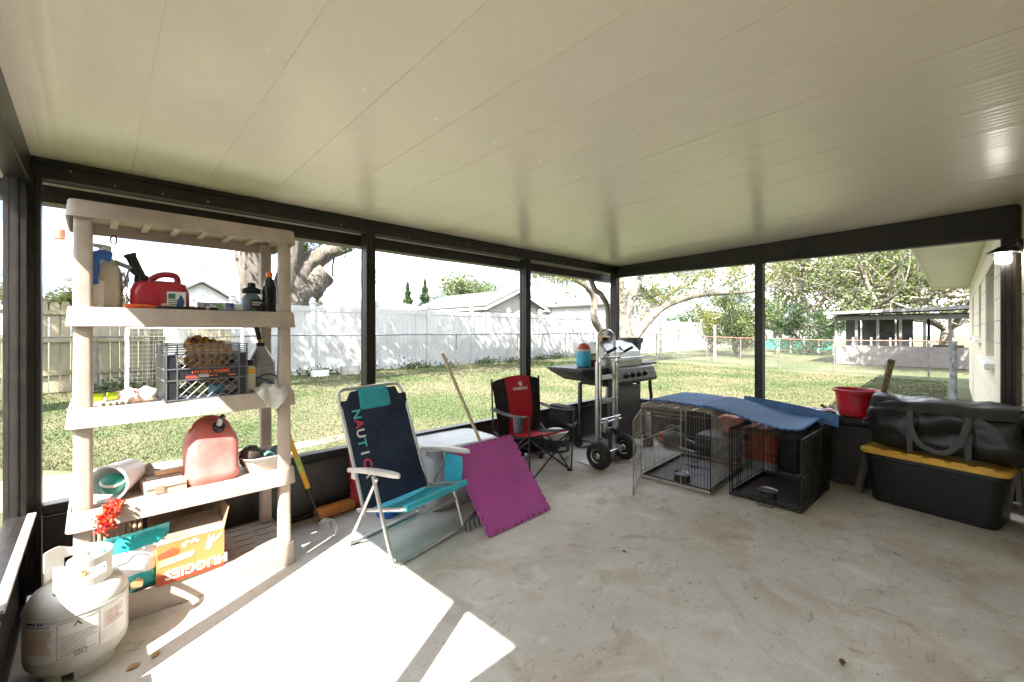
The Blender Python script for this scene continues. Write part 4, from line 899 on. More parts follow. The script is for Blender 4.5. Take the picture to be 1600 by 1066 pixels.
MB().tube([rel(a+dv_*.12), rel(a+dv_*.24)], .017, 12).build('ferrule', BLACK, t)
hd = a+dv_*.14; sx_ = Vector((.97, .22, 0))
for k in range(17):
    q = (k-8)/8; e = Vector((2.10, 2.30, .008))+sx_*q*.36+Vector((0, .035*abs(q), 0)); m1 = hd.lerp(e, .55)+sx_*q*.05
    MB().tube([rel(hd), rel(m1), rel(e+Vector((0, .0, .045))), rel(e+Vector((-.012, -.035, 0)))], [.005, .0045, .004, .004], 5).build('tine', BLACK, t, smooth=0)
mb = MB().tube([rel(hd.lerp(Vector((2.10, 2.30, .008))+sx_*(-.36), .5)), rel(hd.lerp(Vector((2.10, 2.30, .008)), .45)), rel(hd.lerp(Vector((2.10, 2.30, .008))+sx_*.36, .5))], .006, 6); mb.build('brace', BLACK, t)

# ================================================================== camp chair
BLKF = mat('black_polyester', (.010, .0095, .011), .75, 0, .3, 6, dirt=.06, bump=.2, bscale=180); REDC = mat('red_polyester', (.55, .008, .03), .62, 0, .15, 5, dirt=.05, bump=.15, bscale=160); GREYF = mat('charcoal_polyester', (.05, .047, .055), .7, 0, .2, 8)
TUBEB = mat('dark_grey_tube', (.07, .07, .072), .35, .5)
cc = thing('camp_chair', 'red and black folding camp chair with cup holder and cooler pouch', 'chair', (3.02, 2.80, 0), -6)
FLx, FRx, BLx, BRx = -.24, .24, -.30, .30; yf, yb = -.235, .24
legs = [((FLx, yf, .0), (FRx+.02, yf, .37)), ((FRx, yf, .0), (FLx-.02, yf, .37)), ((FLx, yf, .0), (BLx+.0, yb, .36)), ((FRx, yf, 0), (BRx, yb, .36)), ((BLx, yb, 0), (FLx-.02, yf, .37)), ((BRx, yb, 0), (FRx+.02, yf, .37)), ((BLx, yb+.01, 0), (BRx, yb+.01, .36)), ((BRx, yb-.01, 0), (BLx, yb-.01, .36))]
for k, (a, b) in enumerate(legs):
    o_ = ((k % 2)-.5)*.016
    MB().tube([(a[0], a[1]+o_, a[2]+.012), (b[0], b[1]+o_, b[2])], .0085, 8).build('leg', TUBEB, cc)
for x, y in ((FLx, yf), (FRx, yf), (BLx, yb), (BRx, yb)):
    MB().stack([(.045, .045, .012, 0, x, y), (.04, .04, .012, .022, x, y)]).build('foot', BLACK, cc)
for s_ in (-1, 1):
    MB().tube([(s_*.30, yb, .02), (s_*.305, yb+.045, .86)], .0085, 8).build('back_post', TUBEB, cc)
    MB().tube([(s_*.26, yf, .02), (s_*.285, yf-.01, .56)], .0085, 8).build('front_post', TUBEB, cc)
    def arm(u, v, s_=s_): return (s_*(.30-.0*u)+s_*(-.035+.07*v), yb+.02-.52*u, .575-.025*math.sin(PI*u)+.006*math.sin(PI*v))
    MB().sheet(arm, 14, 4, .008).build('armrest', GREYF, cc, smooth=60)
def bk(u, v):
    """back panel into seat, one running surface; u across, v from the top of the back to the front of the seat"""
    x = (-.5+u)
    if v < .58:
        q = v/.58; wd = .60-.08*q; y = yb+.045-.06*q-.055*math.sin(PI*q)*math.cos(PI*x*.9); z = .875-.56*q-.045*(2*x)**2*(1-q)
    else:
        q = (v-.58)/.42; wd = .52; y = yb-.015-.50*q; z = .315-.01*math.sin(PI*q)+.085*q-.03*math.cos(PI*x)*math.sin(PI*q)
    return (x*wd, y, z)
def part_of(u0, u1, name, m_, off=0.):
    MB().sheet(lambda u, v: tuple(Vector(bk(u0+(u1-u0)*u, v))+Vector((0, -off-.006*abs(math.sin(v*PI*4.5))*0, off*.5))), 12, 40, .012).build(name, m_, cc, smooth=60)
part_of(0, .235, 'side_panel', BLKF); part_of(.235, .765, 'centre_panel', REDC, .004); part_of(.765, 1, 'side_panel', BLKF)
for v in (.26, .44):
    p0, p1 = bk(.28, v), bk(.72, v); MB().tube([(p0[0], p0[1]-.011, p0[2]), (0, bk(.5, v)[1]-.011, bk(.5, v)[2]), (p1[0], p1[1]-.011, p1[2])], .003, 6).build('seam', mat('dark_red_seam', (.22, .004, .012), .8), cc)
p = bk(.5, .11)
text('lettering', 'GOMSONG', .036, PAPERW, cc, T(-.0, p[1]-.026, p[2]-.016) @ RX(78), bold=.002)
mb = MB(); Ml = T(.0, p[1]-.026, p[2]+.028) @ RX(78)
mb.prism([(-.034, -.004), (-.022, .018), (.0, .032), (.02, .022), (.024, -.006), (.014, -.022), (.006, -.022), (.008, .0), (-.002, -.02), (-.014, -.02), (-.008, .002), (-.022, .0)], 0, .001, Ml); mb.build('emblem', PAPERW, cc)
# cooler pouch on one arm, mesh cup holder on the other
mb = MB().stack([(.10, .26, .03, .40), (.13, .30, .04, .43), (.13, .30, .04, .56), (.11, .28, .03, .578)], T(.355, -.02, 0)); mb.build('cooler_pouch', BLKF, cc)
mb = MB().sheet(lambda u, v: (.29+.132*u-.02, -.172+.0*v, .415+.025*v+.02*math.sin(PI*u)*-1), 8, 3, .003); mb.build('pouch_trim', GREYP, cc)
mb = MB().lathe([(.03, .42), (.045, .43), (.05, .56), (.047, .565), (.044, .45)], 18, T(-.31, -.14, 0)); mb.build('cup_holder', mat('grey_mesh', (.10, .10, .12), .8, 0, .4, 60), cc)
# ================================================================== round white bag behind the camp chair
t = thing('charcoal_bag', 'round white and black bag behind the camp chair, printed with partial lettering', 'bag', (3.50, 2.93, 0), -35)
mb = MB().lathe([(.11, 0), (.13, .012), (.138, .06), (.138, .22), (.125, .27), (.07, .29)], 28); mb.build('body', WHITE, t)
mb = MB().lathe([(.1392, .07), (.1392, .20)], 28, caps=(False, False)); mb.build('label_band', mat('charcoal_label', (.035, .04, .045), .5), t)
text('lettering', 'ino', .075, PAPERW, t, None, lambda p: Vector(((.1402+p.z)*math.cos(R(-78)+p.x/.14), (.1402+p.z)*math.sin(R(-78)+p.x/.14), .12+p.y)), bold=.002)

# ================================================================== hand truck
ht = thing('hand_truck', 'silver convertible hand truck with two black pneumatic wheels standing upright', 'hand truck', (3.695, 2.44, 0), 0)
RX_ = .152
for s_ in (-1, 1):
    wt = MB(); pr = [(.128*1.0, 0)]
    M_ = T(s_*.232, -.07, .132) @ RY(90)
    tyre = MB().lathe([(.062, -.03), (.085, -.042), (.112, -.042), (.127, -.026), (.132, 0), (.127, .026), (.112, .042), (.085, .042), (.062, .03)], 36, M_)
    for k in range(36):
        a = 2*PI*k/36
    wo_ = tyre.build('wheel', RUBBER, ht, smooth=50)
    mb = MB().lathe([(.02, -.036), (.03, -.03), (.05, -.012), (.063, -.034), (.068, -.036), (.068, .036), (.063, .034), (.05, .012), (.03, .03), (.02, .036)], 30, M_); mb.build('rim', STEEL, wo_, smooth=40)
    mb = MB().lathe([(.014, -.048), (.02, -.046), (.02, .046), (.014, .048)], 16, M_)
    for k in range(5): mb.lathe([(.006, -.022), (.006, .022)], 8, M_ @ T(.038*math.cos(2*PI*k/5), .038*math.sin(2*PI*k/5), 0))
    mb.build('hub', CHROME, wo_)
    mb = MB().stack([(.046, .032, .006, .0), (.046, .032, .006, 1.02)], T(s_*RX_, 0, 0)); mb.build('side_rail', ALU, ht)
    mb = MB().tube([(s_*(RX_-.004), -.032, .26), (s_*(RX_-.004), -.032, 1.0)], .0135, 10); mb.build('slide_tube', CHROME, ht)
    mb = MB().tube([(s_*RX_, -.02, 1.02), (s_*RX_-.0+.01, -.06, 1.09), (s_*RX_+.05, -.14, 1.145)], .008, 8); mb.build('grip_bar', CHROME, ht)
    mb = MB().tube([(s_*RX_+.022, -.095, 1.115), (s_*RX_+.062, -.175, 1.165)], .0145, 10); mb.build('grip', BLACK, ht)
    mb = MB().box(s_*RX_-.014, s_*RX_+.014, -.09, .02, .105, .16); mb.build('axle_bracket', ALU, ht, bevel=.004)
    mb = MB().lathe([(.02, -.014), (.045, -.014), (.048, -.008), (.048, .008), (.045, .014), (.02, .014)], 24, T(s_*.10, -.06, .315) @ RY(90)); cs = mb.build('caster', RUBBER, ht)
    mb = MB().box(s_*.10-.02, s_*.10+.02, -.072, -.03, .33, .46); mb.build('caster_fork', ALU, cs, bevel=.004)
mb = MB().tube(smooth_path([(-RX_, 0, 1.0), (-RX_, 0, 1.2), (-RX_*.86, 0, 1.305), (0, 0, 1.345), (RX_*.86, 0, 1.305), (RX_, 0, 1.2), (RX_, 0, 1.0)], 3), .016, 12); mb.build('loop_handle', CHROME, ht)
MB().tube([(-.21, -.07, .132), (.21, -.07, .132)], .011, 10).build('axle', STEEL, ht)
for z, y in ((.60, 0), (.30, 0), (.84, 0)):
    MB().box(-RX_+.018, RX_-.018, y-.012, y+.012, z, z+.045).build('cross_plate', ALU, ht, bevel=.003)
MB().tube([(-RX_-.02, -.035, 1.06), (RX_+.05, -.035, 1.06)], .0115, 10).build('cross_bar', CHROME, ht)
MB().tube([(-RX_-.015, -.045, .46), (RX_+.03, -.045, .46)], .009, 10).build('cross_bar', CHROME, ht)
MB().tube([(-RX_-.015, -.055, .43), (RX_+.03, -.055, .43)], .009, 10).build('cross_bar', CHROME, ht)
mb = MB().box(-.21, .21, .0, .20, .004, .010); mb.box(-.21, .21, .0, .008, .010, .09); mb.build('nose_plate', ALU, ht, bevel=.002)

# ================================================================== gas grill
gr = thing('gas_grill', 'gas grill with silver hood, four knobs and black side shelves by the porch corner', 'grill', (4.28, 2.78, 0), 0)
GDARK = mat('grill_charcoal_enamel', (.045, .046, .048), .42, 0, .15, 5); GPAN = mat('grill_panel_grey', (.10, .10, .105), .4, .2, .1, 5); HOOD = mat('grill_stainless', (.52, .51, .49), .32, .85, .12, 5)
for x, y in ((-.30, -.20), (.30, -.20), (-.30, .2), (.30, .2)): MB().box(x-.018, x+.018, y-.018, y+.018, .06, .74).build('leg', GDARK, gr, bevel=.003)
for s_ in (-1, 1): MB().lathe([(.02, -.015), (.055, -.015), (.06, 0), (.055, .015), (.02, .015)], 22, T(s_*.335, .2, .06) @ RY(90)).build('wheel', RUBBER, gr)
MB().box(-.285, .30, -.225, -.212, .10, .70).build('door_panel', mat('grill_door_grey', (.085, .086, .09), .38, .3, .12, 4), gr, bevel=.004)
MB().box(-.28, .295, -.229, -.2255, .34, .346).build('door_crease', GPAN, gr)
MB().box(.285, .30, -.20, .2, .10, .70).build('side_panel', GDARK, gr)
MB().box(-.315, .315, -.21, .21, .075, .095).build('bottom_shelf', GDARK, gr, bevel=.003)
MB().box(.17, .275, -.2325, -.2292, .125, .155).build('name_plate', STEEL, gr)
mb = MB()
for k_ in range(5): mb.box(.182+k_*.017, .194+k_*.017, -.2332, -.2324, .134, .146)
mb.build('plate_print', DARKP, gr)['kind'] = 'stuff'
mb = MB().stack([(.60, .40, .04, .72), (.66, .46, .04, .84), (.66, .46, .04, .93)]); mb.build('firebox', GDARK, gr)
# slanted control panel
mb = MB(); mb.loft([[(x, y, z) for y, z in ((-.225, .93), (-.285, .915), (-.335, .79), (-.325, .755), (-.225, .76))] for x in (-.38, .50)]); mb.build('control_panel', GPAN, gr, bevel=.006)
for k in range(4):
    x = -.17+k*.135; M_ = T(x, -.313, .852) @ RX(90+22)
    mb = MB().lathe([(.036, 0), (.036, .006), (.027, .01), (.025, .032), (.02, .036)], 22, M_); kn = mb.build('knob', BLACK, gr)
    mb = MB().lathe([(.030, .0065), (.0305, .014), (.028, .0145)], 22, M_, (False, False)); mb.box(-.003, .003, .0, .024, .034, .039, M_); mb.build('knob_trim', CHROME, kn)
for k in (0, 1): MB().lathe([(.011, 0), (.011, .008)], 14, T(.395+.055*k, -.312, .85) @ RX(112)).build('igniter', STEEL, gr)
# hood: arched profile with bevelled front
hp = [(-.225, .935), (-.235, 1.0), (-.20, 1.095), (-.10, 1.185), (.03, 1.215), (.15, 1.18), (.21, 1.06), (.215, .935)]
mb = MB(); mb.loft([[(x, y*k, .935+(z-.935)*q) for y, z in hp] for x, k, q in ((-.335, .95, .94), (-.325, 1, 1), (.325, 1, 1), (.335, .95, .94))]); mb.build('hood', HOOD, gr, smooth=25)
MB().tube([(-.22, -.27, 1.03), (.27, -.27, 1.03)], .011, 12).build('hood_handle', CHROME, gr)
for x in (-.2, .25): MB().tube([(x, -.23, 1.03), (x, -.27, 1.03)], .008, 8).build('handle_stub', CHROME, gr)
MB().lathe([(.035, 0), (.035, .008), (.03, .01)], 20, T(.0, -.16, 1.137) @ RX(42)).build('thermometer', STEEL, gr)
for x0, x1 in ((-.84, -.345), (.345, .68)):
    mb = MB(); mb.loft([[(x, y, z) for y, z in ((-.235, .925), (.235, .925), (.235, .95), (-.235, .95))] for x in (x0, x1)]); mb.build('side_shelf', GDARK, gr, bevel=.006)
mb = MB(); mb.loft([[(x, -.235+.002, .925), (x, .2, .925), (x, .2, z), (x, -.2, z)] for x, z in ((-.84, .915), (-.58, .80), (-.34, .76))]); mb.build('shelf_bracket', GDARK, gr)
t = thing('cordless_drill', 'yellow and black cordless drill lying on the grill hood', 'drill', (4.21, 2.80, 1.245), 4)
MB().lathe([(.02, -.085), (.03, -.08), (.032, -.02), (.03, .03)], 16, RY(90)).build('motor', YELLOW, t)
MB().lathe([(.027, .03), (.024, .06), (.018, .10), (.006, .15)], 16, RY(90)).build('chuck', BLACK, t)
mb = MB().tube([(-.06, 0, .0), (-.12, -.05, -.005), (-.15, -.08, -.01)], [.022, .02, .02], 10); mb.build('handle', BLACK, t)
MB().stack([(.05, .07, .012, -.025), (.05, .07, .012, .012)], T(-.17, -.10, 0) @ RZ(40)).build('battery', BLACK, t)
t = thing('lantern_jug', 'sky blue jug with a red domed cap on the grill side shelf', 'jug', (3.67, 2.70, .952), 0)
MB().lathe([(.06, 0), (.075, .01), (.08, .06), (.075, .13), (.07, .165)], 26).build('body', PL('sky_blue', (.04, .42, .66), .4), t)
MB().lathe([(.072, .165), (.074, .175), (.072, .185)], 26).build('ring', PL('cream', (.7, .66, .5)), t)
MB().lathe([(.068, .185), (.064, .21), (.045, .24), (.01, .252)], 26).build('cap', PL('brick_red', (.45, .07, .04), .45), t)
mb = MB().lathe([(.035, 0), (.038, .01), (.038, .15), (.02, .16)], 20, T(.13, .03, 0)); mb.build('cup', PL('maroon', (.20, .02, .03)), t) if False else None
t = thing('spice_tin', 'small white and maroon tin on the grill side shelf behind the hand truck', 'tin', (3.80, 2.66, .952), 0)
MB().lathe([(.04, 0), (.042, .004), (.042, .13), (.04, .135)], 22).build('tin', PL('maroon', (.22, .02, .03)), t); MB().lathe([(.0425, .07), (.0425, .12)], 22, caps=(False, False)).build('label', PAPERW, t)
t = thing('plant_pot', 'tall grey plastic plant pot on the grill shelf next to the hood', 'pot', (4.80, 2.81, .952), 0)
MB().lathe([(.09, 0), (.095, .005), (.135, .235), (.15, .238), (.152, .29), (.142, .29), (.135, .24), (.09, .012)], 30).build('pot', PL('pot_grey', (.13, .135, .13), .55), t)
t = thing('grill_brush', 'black curved grill brush hanging beside the grill cart', 'brush', (4.70, 2.50, .45), 0)
mb = MB().tube(smooth_path([(0, 0, .30), (.01, 0, .2), (.02, -.01, .1), (-.02, -.02, .0), (-.06, -.02, -.03)], 2), [.012+.016*(i/21) for i in range(22)] if False else .02, 8); mb.build('handle', BLACK, t)

# ================================================================== dog crates
def wire_crate(t, Lx, Wy, H, m_, r=.0024, step=.026, front_from=None, tray=None, rb=.0042, top_from=0.):
    """x = depth (0 front), y = width, open front; wires joined per panel"""
    def panel(name, A, U, Vv, nu, nv, m=m_):
        A, U, Vv = Vector(A), Vector(U), Vector(Vv); mb = MB()
        for i in range(nu+1): p = A+U*(i/nu); mb.tube([p, p+Vv], r if 0 < i < nu else rb, 5)
        for q in nv: p = A+Vv*q; mb.tube([p, p+U], rb*.9, 5)
        o = mb.build(name, m, t, smooth=0); o['kind'] = 'stuff'; return o
    n1 = int(Lx/step); n2 = int(Wy/step)
    panel('side_panel', (0, 0, .01), (Lx, 0, 0), (0, 0, H), n1, (0, .08, .5, .96, 1)); panel('side_panel', (0, Wy, .01), (Lx, 0, 0), (0, 0, H), n1, (0, .08, .5, .96, 1))
    panel('back_panel', (Lx, 0, .01), (0, Wy, 0), (0, 0, H), n2, (0, .33, .66, 1)); panel('top_panel', (0, 0, H+.01), (Lx, 0, 0), (0, Wy, 0), n1, (0, .25, .5, .75, 1))
    panel('floor_panel', (0, 0, .006), (Lx, 0, 0), (0, Wy, 0), int(n1/2), (0, .5, 1))
    mb = MB(); ax = tray
    mb.box(.01, Lx-.01, .01, Wy-.01, .012, .016)
    for a_ in ((.01, .016, .01, Wy-.01), (Lx-.016, Lx-.01, .01, Wy-.01), (.016, Lx-.016, .01, .016), (.016, Lx-.016, Wy-.016, Wy-.01)): mb.box(*a_, .016, .042)
    mb.build('tray', ax, t, bevel=.002)
    return panel
GALV = mat('dull_galvanised_wire', (.40, .36, .29), .45, .55, .3, 9); BLKW = mat('black_coated_wire', (.013, .013, .013), .4, .1)
c1 = thing('dog_crate', 'large galvanised wire dog crate with its door swung open and a brown tray', 'dog crate', (3.56, 1.365, 0), 2)
pn = wire_crate(c1, .90, .60, .655, GALV, tray=mat('brown_tray', (.085, .055, .042), .5, 0, .3, 6), r=.0022)
pn('front_panel', (0, 0, .01), (0, .20, 0), (0, 0, .655), 8, (0, .3, .66, 1), BLKW)
mb = MB()
for z in (.655, .64, .60, .57): mb.tube([(0, .2, z+.01), (0, .60, z+.01)], .0032, 5)
for y in (.2, .24): mb.tube([(0, y, .01), (0, y, .66)], .0042, 6)
mb.build('door_frame', GALV, c1, smooth=0)['kind'] = 'stuff'
mb = MB().box(-.008, -.002, .0, .60, .012, .034); mb.build('front_rail', mat('grey_rail', (.42, .42, .40), .5, .3), c1, bevel=.002)
mb = MB()      # the open door, hinged on the far upright
U = Vector((-.50, -.19, 0)); A = Vector((-.004, .602, -.0)); 
for i in range(10): p = A+U*(i/9); mb.tube([p+Vector((0, 0, .03)), p+Vector((0, 0, .62))], .0017 if 0 < i < 9 else .0034, 5)
for z in (.03, .2, .42, .62): mb.tube([A+Vector((0, 0, z)), A+U+Vector((0, 0, z))], .0038, 5)
mb.build('door', GALV, c1, smooth=0)['kind'] = 'stuff'
mb = MB(); 
for y in (.10, .145): mb.tube([(-.006, y, .20), (-.006, y, .28)], .003, 5)
for z in (.20, .25, .28): mb.tube([(-.006, .09, z), (-.006, .155, z)], .0036, 5)
mb.tube([(-.008, .122, .16), (-.008, .122, .28)], .003, 5); mb.build('latch', BLKW, c1)['kind'] = 'stuff'
c2 = thing('dog_crate', 'smaller black wire dog crate with open front and black plastic tray', 'dog crate', (3.665, .765, 0), -3)
pn2 = wire_crate(c2, .76, .50, .53, BLKW, tray=mat('black_tray', (.018, .018, .019), .3, 0, .3, 5), r=.0023, step=.032)
mb = MB().tube(fillet([(-.004, .17, .012), (-.05, .17, .006), (-.05, .28, .006), (-.004, .28, .012)], .02), .0038, 6); mb.build('tray_handle', BLKW, c2)
pn2('folded_door', (.02, .485, .03), (.40, 0, .0), (0, 0, .49), 10, (0, .33, .66, 1), BLKW)
def drape(u, v):
    return (.20+.55*u, .018+.012*math.sin(u*19)+.01*math.sin(u*7+v*3), .545-.50*v)
mb = MB().sheet(drape, 30, 10, .004); mb.build('side_cover', mat('black_nylon', (.012, .012, .013), .5, 0, .3, 6), c2, smooth=60)
mb = MB().sheet(lambda u, v: (.735+.01*math.sin(u*17), .03+.20*u, .54-.42*v-.06*math.sin(u*3)*v), 14, 10, .004); mb.build('back_cover', MATS['black_nylon'], c2, smooth=60)
for k, (p, r1_) in enumerate(((Vector((3.70, 1.66, .018)), .075), (Vector((3.80, 1.02, .018)), .072))):
    t = thing('dog_bowl', ('steel dog bowl with dark rubber sides in the galvanised crate', 'steel dog bowl with dark rubber sides in the black crate')[k], 'bowl', p)
    MB().lathe([(r1_*.86, 0), (r1_*.9, .003), (r1_*.82, .05), (r1_*.82, .052)], 30).build('rubber_side', mat('bowl_rubber', (.03, .024, .02), .45), t)
    MB().lathe([(r1_*.80, .045), (r1_*.98, .058), (r1_*1.0, .061), (r1_*.97, .063), (r1_*.88, .056), (r1_*.72, .02), (r1_*.3, .014), (.001, .014)], 30).build('steel_dish', STEEL, t)
# blue mats on top
def mat_sheet(name, label, fn, nu, nv):
    """bent foam mat with a toothed near edge"""
    t = thing(name, label, 'foam mat', fn(.5, .5)); Lc = Vector(t.location)
    MB().sheet(lambda u, v: tuple(Vector(fn(u, v))-Lc), nu, nv, .013).build('mat', BLUF, t, smooth=40)
    mb = MB(); n = 14
    for side in (0, 1, 2):
        for k in range(n):
            q0, q1 = (k+.25)/n, (k+.72)/n
            f = (lambda q, e: fn(-e, q)) if side == 0 else ((lambda q, e: fn(q, 1+e)) if side == 1 else (lambda q, e: fn(q, -e)))
            def fl(q, e, f=f): return tuple(Vector(f(q, e))-Lc)
            a_, b_, c_, d_ = fl(q0, 0), fl(q1, 0), fl(q1+.06/n, .028), fl(q0-.06/n, .028)
            mb.add([Vector(x)+Vector((0, 0, z)) for z in (-.0062, .0062) for x in (a_, b_, c_, d_)], [(0, 1, 2, 3), (7, 6, 5, 4), (0, 4, 5, 1), (1, 5, 6, 2), (2, 6, 7, 3), (3, 7, 4, 0)])
    mb.build('edge_teeth', BLUF, t, smooth=0)['kind'] = 'stuff'
    return t
def m1(u, v): # u from front to back (x), v across (y high to low)
    return (3.74+.70*u, 1.97-.62*v, .682+.006*math.sin(v*5)-.004*u+(.0 if v < 1 else 0))
mat_sheet('foam_mat', 'blue foam mat lying flat on top of the galvanised dog crate', m1, 6, 8)
def m2(u, v):
    x = 3.655+.64*u+.10*v; y = 1.45-.66*v; z = .703-.115*smooth01(v*1.05)-.012*math.sin(PI*v)+.05*(max(0, v-.8)/.2)**2*.12
    return (x, y, z)
mat_sheet('foam_mat', 'blue foam mat bent down from the large crate onto the black crate', m2, 6, 14)
t = thing('foam_mat', 'third blue foam mat sticking up behind the bent one above the black crate', 'foam mat', (4.40, 1.02, .62))
MB().sheet(lambda u, v: (.02*u-.0, .36-.72*v, .045-.085*v+.012*math.sin(PI*v)+.10*(u-.5)), 3, 12, .012).build('mat', BLUF, t, smooth=40)
# garden machines behind the crates
GUN = mat('tool_grey_plastic', (.10, .105, .11), .5, 0, .15, 6); ORT = mat('tool_orange_plastic', (.72, .14, .025), .42, 0, .12, 6)
t = thing('storage_case', 'low dark plastic case behind the galvanised crate with garden tools on it', 'case', (4.81, 1.72, 0))
MB().stack([(.36, .42, .03, 0), (.38, .44, .03, .02), (.38, .44, .03, .20), (.36, .42, .03, .22)]).build('case', GUN, t)
MB().box(-.195, -.191, -.2, .2, .14, .146).build('seam', BLACK, t)
t = thing('leaf_blower', 'grey and orange leaf blower lying behind the galvanised crate', 'leaf blower', (4.72, 2.22, .0), 80)
mb = MB().stack([(.10, .12, .04, -.10), (.16, .17, .06, -.05), (.17, .18, .07, .05), (.12, .13, .05, .10)], T(0, 0, .10) @ RY(90)); mb.build('housing', GUN, t)
mb = MB().stack([(.10, .13, .04, .09), (.09, .12, .04, .16), (.05, .07, .02, .19)], T(0, 0, .11) @ RY(90)); mb.build('end_cap', ORT, t)
mb = MB().tube(smooth_path([(.10, 0, .17), (.06, 0, .235), (-.03, 0, .24), (-.11, 0, .20), (-.12, 0, .12)], 2), .02, 10); mb.build('handle', GUN, t)
mb = MB().tube([(-.10, 0, .09), (-.25, .0, .075), (-.48, .0, .055)], [.06, .05, .04], 16); mb.build('tube', BLACK, t)
mb = MB().tube([(.10, -.03, .05), (.2, -.05, .03)], [.035, .03], 12); mb.build('throttle', ORT, t)
t = thing('spray_bottle', 'white spray can with a blue label behind the galvanised crate', 'spray can', (4.585, 2.46, 0))
MB().stack([(.10, .10, .02, 0), (.10, .10, .02, .12)]).build('stand', GUN, t)
MB().lathe([(.033, .12), (.035, .125), (.035, .33), (.028, .345)], 22).build('can', WHITE, t); MB().lathe([(.0355, .17), (.0355, .29)], 22, caps=(False, False)).build('label', mat('blue_white_label', (.04, .08, .32), .5, col2=(.7, .72, .78), scale=22), t); MB().lathe([(.026, .345), (.026, .38)], 18).build('cap', WHITE, t)
t = thing('string_trimmer', 'string trimmer with red-orange motor lying across the back of the crates', 'trimmer', (4.76, 1.62, .23), 70)
mb = MB().stack([(.09, .11, .03, -.09), (.12, .13, .04, -.03), (.11, .12, .04, .07), (.07, .08, .03, .11)], T(0, 0, .16) @ RY(90)); mb.build('motor', ORT, t)
mb = MB().lathe([(.10, 0), (.11, .01), (.10, .05), (.05, .06)], 26, T(-.02, -.02, .05)); mb.build('guard', REDP, t)
mb = MB().tube([(.08, 0, .16), (.20, .0, .17), (.36, .02, .19)], .013, 10); mb.build('shaft', GUN, t)
MB().stack([(.16, .16, .03, -.008), (.16, .16, .03, .05)], T(-.02, -.02, 0)).build('support_box', BLACK, t)
t = thing('orange_tool_bag', 'orange hard plastic tool box behind the black crate', 'tool box', (4.66, 1.30, .0), 4)
MB().stack([(.26, .28, .04, .09), (.28, .30, .05, .11), (.28, .30, .05, .37), (.24, .26, .05, .40)]).build('box', mat('terracotta_plastic', (.56, .15, .06), .5, 0, .12, 5), t)
MB().stack([(.28, .30, .05, .0), (.28, .30, .05, .089)]).build('base', mat('pale_grey_base', (.42, .40, .37), .6), t)
for y in (-.10, .0, .10): MB().box(-.1425, -.1395, y-.004, y+.004, .13, .36).build('rib', mat('dark_terracotta', (.36, .08, .03), .5), t)
mb = MB().box(-.145, -.1395, .085, .14, .27, .33); mb.build('latch', BLACK, t)
# ================================================================== deck box, red pot, stake
DECKM = mat('espresso_resin', (.026, .022, .020), .5, 0, .2, 4, dirt=.08, bump=.12, bscale=50)
t = thing('deck_box', 'dark brown resin deck box against the end wall under the red pot', 'deck box', (4.80, .84, 0), 0)
MB().box(-.17, .17, -.41, .41, .01, .52).build('body', DECKM, t, bevel=.012)
mb = MB().box(-.176, -.1705, -.36, .36, .06, .40); mb.build('front_inset', DECKM, t, bevel=.004)
MB().box(-.178, -.171, -.405, .405, .455, .475).build('front_band', DECKM, t, bevel=.003)
mb = MB().stack([(.37, .86, .02, .525), (.38, .87, .03, .535), (.38, .87, .03, .575), (.35, .84, .03, .592)]); mb.build('lid', DECKM, t)
t = thing('red_pot', 'bright red plastic planter pot standing on the deck box', 'pot', (4.73, .585, .593), 0)
MB().lathe([(.105, 0), (.118, .006), (.128, .03), (.135, .065), (.1345, .072), (.150, .205), (.166, .208), (.168, .228), (.160, .232), (.150, .225), (.146, .2), (.11, .02)], 40).build('pot', RED if False else PL('bright_red', (.50, .008, .02), .28), t)
t = thing('red_packet', 'shiny dark red packet lying beside the red pot on the deck box', 'packet', (4.70, .88, .594), 8)
MB().sheet(lambda u, v: (-.05+.10*v+.01*math.sin(u*7), -.16+.30*u, .018+.018*math.sin(PI*v)*abs(math.sin(u*PI*2))+.006*math.sin(u*13)), 24, 8, .006).build('packet', mat('red_foil', (.30, .01, .015), .22, 0, .3, 12), t, smooth=50)
t = thing('terracotta_shard', 'brown dried leaf scrap behind the red pot on the deck box', 'leaf', (4.83, .80, .594), 20)
MB().sheet(lambda u, v: (-.06+.12*u, -.05+.1*v, .012+.04*math.sin(u*3)*v+.01*math.sin(v*9)), 10, 8, .004).build('scrap', mat('dry_brown', (.16, .07, .04), .8), t, smooth=50)
t = thing('wooden_stake', 'weathered wooden stake leaning on the deck box beside the yellow-lidded tote', 'stake', (4.50, .535, 0))
a = Vector((4.505, .545, .0)); b = Vector((4.86, .365, 1.08)); d0 = (b-a).normalized(); WOODG = mat('weathered_grey_wood', (.13, .105, .08), .85, 0, .35, 14, bump=.3, bscale=60, stretch=(1, 1, .15)); BRK = mat('dark_bark_paint', (.035, .025, .02), .6, 0, col2=(.30, .24, .12), scale=28)
L = t.location; sd_ = d0.cross(Vector((0, 0, 1))).normalized(); up_ = sd_.cross(d0)
def beam(p, q, w_, h_, m_, nm, w2=None, h2=None):
    rings = []
    for P_, ww, hh in ((p, w_, h_), (q, w2 or w_, h2 or h_)): rings.append([tuple(P_+sd_*x*ww+up_*y*hh-L) for x, y in rrect(1, 1, .2, 2)])
    MB().loft(rings).build(nm, m_, t)
beam(a, a+d0*.72, .06, .03, WOODG, 'board'); MB().tube([tuple(a+d0*.66-L), tuple(a+d0*.9-L), tuple(b-L)], [.017, .023, .026], 12).build('round_grip', BRK, t)
# ================================================================== tote and duffel
tt = thing('storage_tote', 'black storage tote with a yellow lid beside the house wall', 'storage tote', (4.52, .085, 0), -12)
TB = mat('tote_black', (.007, .0085, .009), .42, 0, .15, 5, dirt=.045); TY = mat('tote_yellow', (.78, .45, .06), .45, 0, .1, 5)
